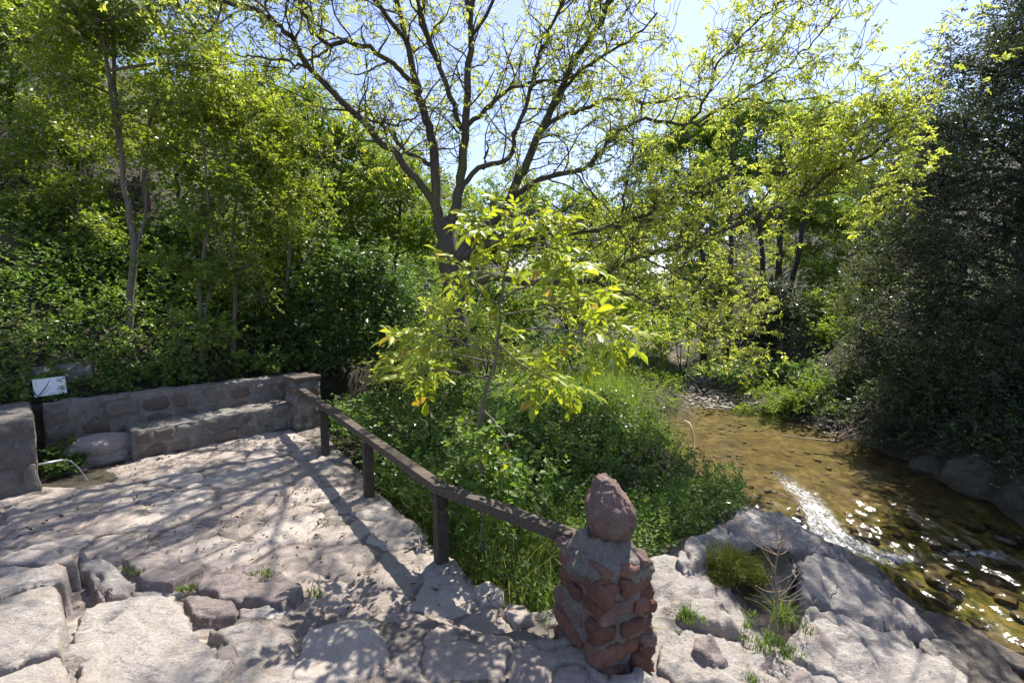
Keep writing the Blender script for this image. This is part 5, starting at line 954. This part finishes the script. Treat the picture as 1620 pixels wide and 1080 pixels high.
# stones lying in the creek: stuff
M['creek_stone'] = rock_mat('creek_stone', [(0.07, 0.056, 0.036), (0.13, 0.105, 0.065), (0.22, 0.185, 0.13)], tint=0.0, bump=0.5, rough=0.45)
r_ = np.random.default_rng(37); mb = MB(); V1, Q1 = rbox((1, 1, 0.65), 0.31, 0.34, 0.16, 5, 2.2, maxn=3)
for k in range(330):
    y_ = r_.uniform(2.5, 14.2); sd_ = r_.uniform(-1, 1); x_ = float(creek_c(y_))+sd_*float(creek_w(y_))*1.02; s_ = r_.uniform(0.07, 0.30) if y_ < 7.6 else r_.uniform(0.05, 0.17); a_, b_ = rotz(r_.uniform(0, 6))
    mb.add(frame(V1*s_*np.array([1.35, 0.95, 0.8]), (x_, y_, gz(x_, y_)+(s_*0.05 if y_ < 7.6 else -s_*0.08)), a_, b_), Q1)
tag(mb.obj('creek_stones', M['creek_stone']), 'brown stones lying on the bed of the creek', 'stones', kind='stuff')

# ------------------------------------------------------------------ ground cover (stuff)
def scatter(n, xr, yr, fn, seed):
    r_ = np.random.default_rng(seed); X = r_.uniform(*xr, n); Y = r_.uniform(*yr, n); dt = poly_sd(X, Y, terr); dl = poly_sd(X, Y, HILL_L); dc = np.abs(X-creek_c(Y))-creek_w(Y); dr = poly_sd(X, Y, HILL_R)
    p = fn(X, Y, dt, dl, dc, dr); k = r_.random(n) < p; X, Y = X[k], Y[k]; return np.stack([X, Y, ground_z(X, Y)], -1), r_
ROCKP = np.array(pxs([(1058, 862), (1120, 828), (1185, 795), (1260, 800), (1330, 870), (1700, 1100), (1000, 1200), (980, 930)], -0.2))
def offrock(X, Y): return (poly_sd(X, Y, ROCKP) < -0.02) & ((X-0.45*(Y-5.6) < 3.0) | (Y > 9))
# tall grass near the railing
def g1(X, Y, dt, dl, dc, dr): return ((dt < -0.06) & (dl < 0) & (dc > 0.12) & offrock(X, Y))*(0.06+0.94*sstep(6.6, 5.0, Y))*(0.35+0.65*sstep(-0.2, 0.25, fbm(np.stack([X, Y, 0*X], -1)*0.9, 2, 5)))
P, r_ = scatter(40000, (-4, 4.6), (3.2, 9.5), g1, 201)
def blades(mb, P, r_, h, wd, lean=0.5, seg=4, rnd=None):
    n = len(P); H = h*r_.uniform(0.5, 1.3, n); a = r_.uniform(0, 2*np.pi, n); d = np.stack([np.cos(a), np.sin(a), 0*a], -1); s = np.stack([-np.sin(a), np.cos(a), 0*a], -1); ln = lean*r_.uniform(0.2, 1.5, n)
    t = np.linspace(0, 1, seg+1); C = P[:, None]+d[:, None]*((ln*H)[:, None, None]*(t**2)[None, :, None])+np.array([0, 0, 1.0])*((H[:, None]*(t-0.32*ln[:, None]*t**3))[..., None])
    wv = wd*(1-t**1.6)*0.5+0.0006; Lf = C+s[:, None]*wv[None, :, None]; Rt = C-s[:, None]*wv[None, :, None]; V = np.stack([Lf, Rt], 2).reshape(n, -1, 3)
    q = np.array([[2*k, 2*k+1, 2*k+3, 2*k+2] for k in range(seg)]); F = (q[None]+np.arange(n)[:, None, None]*(2*(seg+1))).reshape(-1, 4)
    rr = r_.random(n) if rnd is None else rnd; mb.add(V.reshape(-1, 3), F, None, np.repeat(rr, seg))
mb = MB(); blades(mb, P, r_, 0.66, 0.011, 0.7)
tag(mb.obj('tall_grass', M['lf_grass'], smooth=False), 'long arching green grass below the wooden railing', 'grass', kind='stuff')
# brambles
def g2(X, Y, dt, dl, dc, dr): return ((dt < -0.12) & (dl < 0.3) & (dc > 0.25) & (dr < 0.5) & offrock(X, Y))*(0.25+0.75*sstep(4.6, 6.5, Y-0.15*X))*(0.35+0.65*sstep(-0.3, 0.2, fbm(np.stack([X, Y, 0*X], -1)*1.1, 2, 6)))
P, r_ = scatter(15000, (-5, 5.2), (3.6, 14), g2, 202); hb = 0.30+0.5*np.abs(fbm(P*np.array([0.8, 0.8, 0]), 3, 7))*2
shore = sstep(0.0, 1.1, np.abs(P[:, 0]-creek_c(P[:, 1]))-creek_w(P[:, 1])); P[:, 2] += (0.2+0.8*shore)*r_.random(len(P))**0.6*np.clip(hb, 0.2, 1.0); D = rdir(len(P), r_, 0.6)
mb = MB(); sprays(mb, P, D, r_, 6, 0.24, 0.070, 0.050, 0.25, big=False)
r_ = np.random.default_rng(222)
for px, py, Y, rd in [(600, 640, 8.0, .7), (660, 660, 7.4, .7), (640, 720, 6.6, .55), (720, 650, 8.0, .8), (720, 720, 6.8, .6), (790, 660, 8.0, .8), (800, 730, 6.8, .6), (860, 640, 8.8, .8), (870, 700, 7.6, .7), (940, 650, 8.8, .75), (950, 720, 7.2, .6), (1010, 690, 8.4, .6), (1020, 760, 6.9, .5), (1080, 790, 6.6, .42), (560, 650, 8.6, .6), (900, 780, 6.2, .5), (980, 810, 5.8, .45), (1040, 825, 5.7, .35), (690, 780, 5.9, .4), (770, 790, 5.8, .42), (840, 620, 10, .8), (760, 610, 9.4, .7), (680, 610, 9.2, .7), (1120, 800, 6.3, .3), (745, 700, 4.9, .36), (765, 715, 4.2, .26), (772, 785, 4.15, .26), (748, 675, 4.25, .24), (800, 750, 4.2, .24), (790, 730, 4.6, .34), (720, 740, 4.9, .34), (850, 740, 5.0, .4), (760, 660, 5.6, .45)]:
    c = PY(px, py, Y); c[2] -= 0.12; lobe_crown(mb, MB(), np.array([[c[0], c[1], c[2]-rd]]), [(c, (rd, rd*0.9, rd*0.62))], r_, spd=62, sub=13, k=6, tl=0.2, ll=0.075, lw=0.055, droop=0.25, brad=0.01, jit=0.2)
tag(mb.obj('bramble_cover', M['lf_bramble'], smooth=False), 'dark green brambles filling the gully between terrace and creek', 'brambles', kind='stuff')
# pale herbs on the bank by the pool
def g3(X, Y, dt, dl, dc, dr): return ((dt < -0.3) & (dl < 0) & (dc > 0.02) & (X < creek_c(Y)))*np.exp(-(((X-2.2)/1.5)**2+((Y-11)/2.0)**2))
P, r_ = scatter(12000, (-1, 5), (7.5, 15), g3, 203); hb = 0.35+0.45*np.abs(fbm(P*np.array([0.9, 0.9, 0]), 3, 8))*2; shore = sstep(0.0, 1.1, np.abs(P[:, 0]-creek_c(P[:, 1]))-creek_w(P[:, 1])); P[:, 2] += 0.08+(0.2+0.8*shore)*r_.random(len(P))**0.5*np.clip(hb, 0.2, 0.9)
mb = MB(); sprays(mb, P, rdir(len(P), r_, 1.2), r_, 8, 0.26, 0.042, 0.018, 0.1); P2, r2 = scatter(4500, (-1, 5), (8, 14), g3, 204); blades(mb, P2, r2, 0.9, 0.008, 0.3)
tag(mb.obj('pale_herbs', M['lf_herb'], smooth=False), 'pale feathery herbs on the mound left of the pool', 'herbs', kind='stuff')
# leafy fringe at the rock and pool edge
def g5(X, Y, dt, dl, dc, dr):
    s = poly_sd(X, Y, ROCKP); return ((s < -0.02) & (s > -0.9) & (dt < -0.1) & (dc > -0.05) & (X > 0.5) & (X-0.45*(Y-5.6) < 3.0))*1.0
P, r_ = scatter(9000, (0.5, 5), (4.2, 9), g5, 206); P[:, 2] = np.maximum(P[:, 2], -0.85)+0.15+r_.random(len(P))**0.7*0.62
mb = MB(); sprays(mb, P, rdir(len(P), r_, 1.0), r_, 6, 0.2, 0.06, 0.034, 0.25); P2, r2 = scatter(3500, (0.5, 5), (4.2, 9), g5, 207); blades(mb, P2, r2, 0.7, 0.010, 0.7)
tag(mb.obj('leafy_fringe', M['lf_bramble'], smooth=False), 'fresh green nettles and grass along the rock edge', 'undergrowth', kind='stuff')
# undergrowth on both slopes
def g4(X, Y, dt, dl, dc, dr): return np.where(dl > 0.35, (1-0.85*np.interp(0*X+1, [0, 1], [0, 1])*sstep(3.6, 5.0, dl)*sstep(9.0, 8.2, dl)*sstep(9.5, 7, Y-0.25*X-3.5)), 0)*sstep(0.3, 0.8, dl)+np.where(dr > 0.2, 0.8, 0)
P, r_ = scatter(18000, (-15, 16), (3, 26), g4, 205); P[:, 2] += r_.random(len(P))*0.65
mb = MB(); sprays(mb, P, rdir(len(P), r_, 0.7), r_, 6, 0.28, 0.085, 0.06, 0.25)
tag(mb.obj('hillside_undergrowth', M['lf_bramble'], smooth=False), 'leafy undergrowth covering both valley slopes', 'undergrowth', kind='stuff')
P, r_ = scatter(11000, (-12, -3), (5, 14), lambda X, Y, dt, dl, dc, dr: ((dl > 0.5) & (dl < 4.4))*1.0, 209); P[:, 2] += r_.random(len(P))*(0.25+1.5*np.clip(fbm(P*np.array([1.0, 1.0, 0.6]), 3, 14)+0.25, 0, 1))
mb = MB(); sprays(mb, P, rdir(len(P), r_, 0.7), r_, 7, 0.28, 0.078, 0.055, 0.3)
P, r_ = scatter(7000, (-6, 4), (11.5, 24), lambda X, Y, dt, dl, dc, dr: (dl > 0.1)*sstep(9, 6, dl), 219); P[:, 2] += r_.random(len(P))*1.1
sprays(mb, P, rdir(len(P), r_, 0.7), r_, 6, 0.32, 0.11, 0.075, 0.3)
tag(mb.obj('bank_undergrowth', M['lf_bramble'], smooth=False), 'broad-leaved undergrowth on the lower left bank above the garden wall', 'undergrowth', kind='stuff')
P, r_ = scatter(6000, (7.6, 12), (4, 13.5), lambda X, Y, dt, dl, dc, dr: ((dc > 0.15) & (X > 7))*sstep(0.1, 0.8, dc), 215); P[:, 2] += r_.random(len(P))*0.5
mb = MB(); sprays(mb, P, rdir(len(P), r_, 0.5), r_, 7, 0.26, 0.075, 0.045, 0.35)
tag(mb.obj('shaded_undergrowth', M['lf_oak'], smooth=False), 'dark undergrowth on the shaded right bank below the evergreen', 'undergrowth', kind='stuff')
def g6(X, Y, dt, dl, dc, dr): return ((dl < 0.3) & (dr < 0.5) & (dc > 0.15))*0.9
P, r_ = scatter(8500, (-4, 14), (13, 27), g6, 208); P[:, 2] += r_.random(len(P))*0.6*(0.4+np.abs(fbm(P*0.6, 2, 3)))
mb = MB(); sprays(mb, P, rdir(len(P), r_, 0.9), r_, 7, 0.32, 0.09, 0.05, 0.2)
tag(mb.obj('valley_undergrowth', M['lf_herb'], smooth=False), 'light green undergrowth on the valley floor upstream', 'undergrowth', kind='stuff')
# far wooded slope closing the valley
r_ = np.random.default_rng(210); n = 4500; X = r_.uniform(-40, 80, n); Y = r_.uniform(36, 66, n); P = np.stack([X, Y, ground_z(X, Y)], -1); P[:, 2] += r_.random(n)*6*(0.5+np.abs(fbm(P*0.12, 3, 4)))
mb = MB(); sprays(mb, P, rdir(n, r_, 0.4), r_, 6, 1.1, 0.55, 0.34, 0.2)
tag(mb.obj('far_wood', M['lf_olive'], smooth=False), 'hazy wood closing the valley in the distance', 'wood', kind='stuff')

# ------------------------------------------------------------------ small things
# grass tuft by the rain pool and small weeds in the joints
def tuft(name, label, c, rad, n, h, mat, seed, cat='grass tuft', wd=0.006, lean=0.6):
    r_ = np.random.default_rng(seed); a = r_.uniform(0, 6.28, n); q = rad*np.sqrt(r_.random(n)); q = q*(0.7+0.75*(noise(np.stack([np.cos(a)*1.6, np.sin(a)*1.6, 0*a+seed*1.3], -1), seed)+0.5)); P = np.stack([np.cos(a)*q*1.3, np.sin(a)*q*0.8, 0*a-0.02], -1)
    kp = fbm(P*(1.6/rad)+seed, 2, seed) > -0.16; P = P[kp]; q = q[kp]; hv = h*np.clip(1.15-0.75*(q/rad)**1.5, 0.25, 1.2)*(1+0.6*fbm(P*(1.1/rad)+seed*2.0, 2, seed+1))
    mb = MB(); blades(mb, P, r_, hv, wd, lean, rnd=np.clip(r_.normal(0.45, 0.3, len(P)), 0, 1)); o = mb.obj(name, M[mat], smooth=False); o.location = Vector(c); return tag(o, label, cat)
tuft('grass_tuft', 'thick olive green tuft growing beside the rain pool', PZ(1155, 905, -0.36), 0.30, 4200, 0.22, 'lf_moss', 301, wd=0.004)
for i, (px, py, z, rad, n, h, lab) in enumerate([(1088, 975, -0.12, 0.10, 260, 0.10, 'small green weed patch right of the red pillar'), (1200, 1000, -0.34, 0.16, 420, 0.14, 'grass sprouting below the dry stalk'), (1235, 985, -0.36, 0.16, 420, 0.2, 'taller grass at the foot of the dry stalk'), (1225, 1025, -0.36, 0.12, 300, 0.12, 'bright grass patch nearest the bottom of the ledge'), (1180, 1078, -0.2, 0.12, 200, 0.06, 'low grass at the bottom edge by the pale slab'), (415, 905, 0.14, 0.10, 160, 0.05, 'tiny green weed on the brown slab'), (212, 898, 0.10, 0.06, 120, 0.07, 'green weed in the joint left of the brown slabs'), (225, 905, 0.10, 0.05, 100, 0.06, 'small sprig beside the joint weed on the left'), (295, 930, 0.08, 0.07, 100, 0.06, 'weed at the corner of the big pale slab'), (495, 938, 0.05, 0.07, 120, 0.07, 'weed beneath the right end of the brown slab'), (465, 930, 0.05, 0.05, 90, 0.06, 'sprig in the shade of the brown slab')]):
    tuft('weed', lab, PZ(px, py, z), rad, n, h, 'lf_grass', 310+i, 'weed', wd=0.007)
# dry stalk
r_ = np.random.default_rng(41); b0 = PZ(1227, 1000, -0.36); root = empty('dry_weed', tuple(b0)); tag(root, 'tall dry brown stalk with seed heads standing on the ledge', 'weed')
mb = MB(); st = spline([np.zeros(3), np.array([0.0, 0.0, 0.25]), np.array([-0.02, 0.02, 0.55]), np.array([0.0, 0.02, 0.80])], 14); tube(mb, st, np.linspace(0.010, 0.003, 14), 6); hd = MB(); V0, Q0 = rbox((1, 1, 1), 0.48, 0.34, 0, 0, maxn=3)
for k in range(26):
    i = int(r_.integers(4, 14)); d = nrm(np.array([r_.normal(), r_.normal()*0.6, r_.uniform(0.5, 1.4)])); Ln = r_.uniform(0.10, 0.34); e = st[i]+d*Ln; tube(mb, spline([st[i], st[i]+d*Ln*0.5+np.array([0, 0, -0.02]), e], 5), np.linspace(0.0042, 0.0026, 5), 4)
    hd.add(V0*r_.uniform(0.008, 0.014)+e, Q0)
mb.obj('stalk', M['twig'], root); hd.obj('seed_heads', M['twig'], root)['kind'] = 'stuff'
# bent cane at the pool
mb = MB(); c = [PY(1083, 665, 10.2), PY(1092, 672, 10.0), PY(1098, 700, 9.8), PY(1095, 735, 9.5)]; c0 = np.array(c[-1]); tube(mb, spline(np.array(c)-c0, 14), np.linspace(0.018, 0.03, 14)*0.9, 7, cap=True); o = mb.obj('bent_cane', M['cane']); o.location = Vector(c0); tag(o, 'pale bent cane arching over the pool edge', 'cane')
mb = MB(); tube(mb, spline([PY(1132, 640, 14.2)-PY(1132, 640, 14.2), PY(1136, 628, 14.3)-PY(1132, 640, 14.2)], 4), [0.03, 0.025, 0.02, 0.015], 6, cap=True); o = mb.obj('driftwood_stick', M['cane']); o.location = Vector(PY(1132, 640, 14.2)); tag(o, 'short pale stick standing in the gravel upstream', 'stick')
# driftwood at the bank
mb = MB(); r_ = np.random.default_rng(43)
p0 = PZ(1320, 690, -0.85)
for k in range(7):
    d = np.array([r_.normal(), r_.normal()*0.4, r_.uniform(0, 0.25)]); tube(mb, spline([r_.normal(size=3)*0.15, d*0.4+r_.normal(size=3)*0.06, d*0.9], 6), np.linspace(0.028, 0.008, 6), 5)
o = mb.obj('driftwood', M['twig']); o.location = Vector(p0); tag(o, 'tangle of bleached driftwood on the right shore of the pool', 'driftwood')
# hillside fence
fr = empty('hillside_fence', tuple(PY(150, 300, 11.3))); tag(fr, 'old wooden rail fence on the red bank behind the slender trees', 'fence'); f0 = PY(150, 300, 11.3)
for (x0, y0, x1, y1, w_, nm) in [(143, 265, 145, 330, 0.08, 'post'), (232, 270, 233, 335, 0.08, 'post'), (60, 270, 62, 330, 0.08, 'post'), (-20, 284, 145, 284, 0.05, 'rail'), (140, 292, 245, 296, 0.05, 'rail'), (-20, 312, 145, 313, 0.045, 'rail')]:
    mb = MB(); a, b = PY(x0, y0, 11.3)-f0, PY(x1, y1, 11.3)-f0; tube(mb, spline([a, (a+b)/2+rng.normal(size=3)*0.02, b], 8), w_, 8, cap=True); mb.obj(nm, M['wood_top'], fr)
# moss and fern by the trough
shrub('trough_plants', 'dark mossy plants round the fountain trough', 95, 715, 6.5, [lob(95, 715, 6.45, (0.22, 0.2, 0.2)), lob(85, 740, 6.2, (0.2, 0.15, 0.12)), lob(112, 735, 6.4, (0.2, 0.15, 0.12))], 'lf_ivy', 305, cat='plant', spd=500, sub=6, k=6, tl=0.1, ll=0.045, lw=0.03)
# leaf litter and twigs on the paving
r_ = np.random.default_rng(51); n = 9000; X = r_.uniform(-7, 0.3, n); Y = r_.uniform(2.4, 8.6, n); dt = poly_sd(X, Y, terr); cl = fbm(np.stack([X, Y, 0*X], -1)*1.1, 3, 12); bench_d = -((X-B0[0])*bn[0]+(Y-B0[1])*bn[1])
k = (dt > 0.05) & (bench_d > 0.05) & (r_.random(n) < np.clip(0.12+1.5*cl+0.8*np.exp(-bench_d/0.4), 0.04, 1)); X, Y = X[k], Y[k]; n = len(X)
P = np.stack([X, Y, 0.024+relief(X, Y)+0*X], -1); D = rdir(n, r_); D[:, 2] *= 0.15; U = np.array([0, 0, 1.0])+r_.normal(size=(n, 3))*0.35; Ls = r_.uniform(0.012, 0.065, n)
mb = MB(); leaves(mb, P, D, U, Ls, Ls*r_.uniform(0.15, 0.55, n), r_.random(n))
for _ in range(40):
    i = int(r_.integers(n)); a = r_.uniform(0, 6.28); d = np.array([math.cos(a), math.sin(a), 0])*r_.uniform(0.05, 0.16); tube(mb, spline([P[i], P[i]+d*0.5+np.array([0.01, 0.01, 0.012]), P[i]+d], 5), 0.003, 4, r_.random())
tag(mb.obj('leaf_litter', M['litter'], smooth=False), 'scattered dry brown leaves and twigs on the paving', 'leaf litter', kind='stuff')
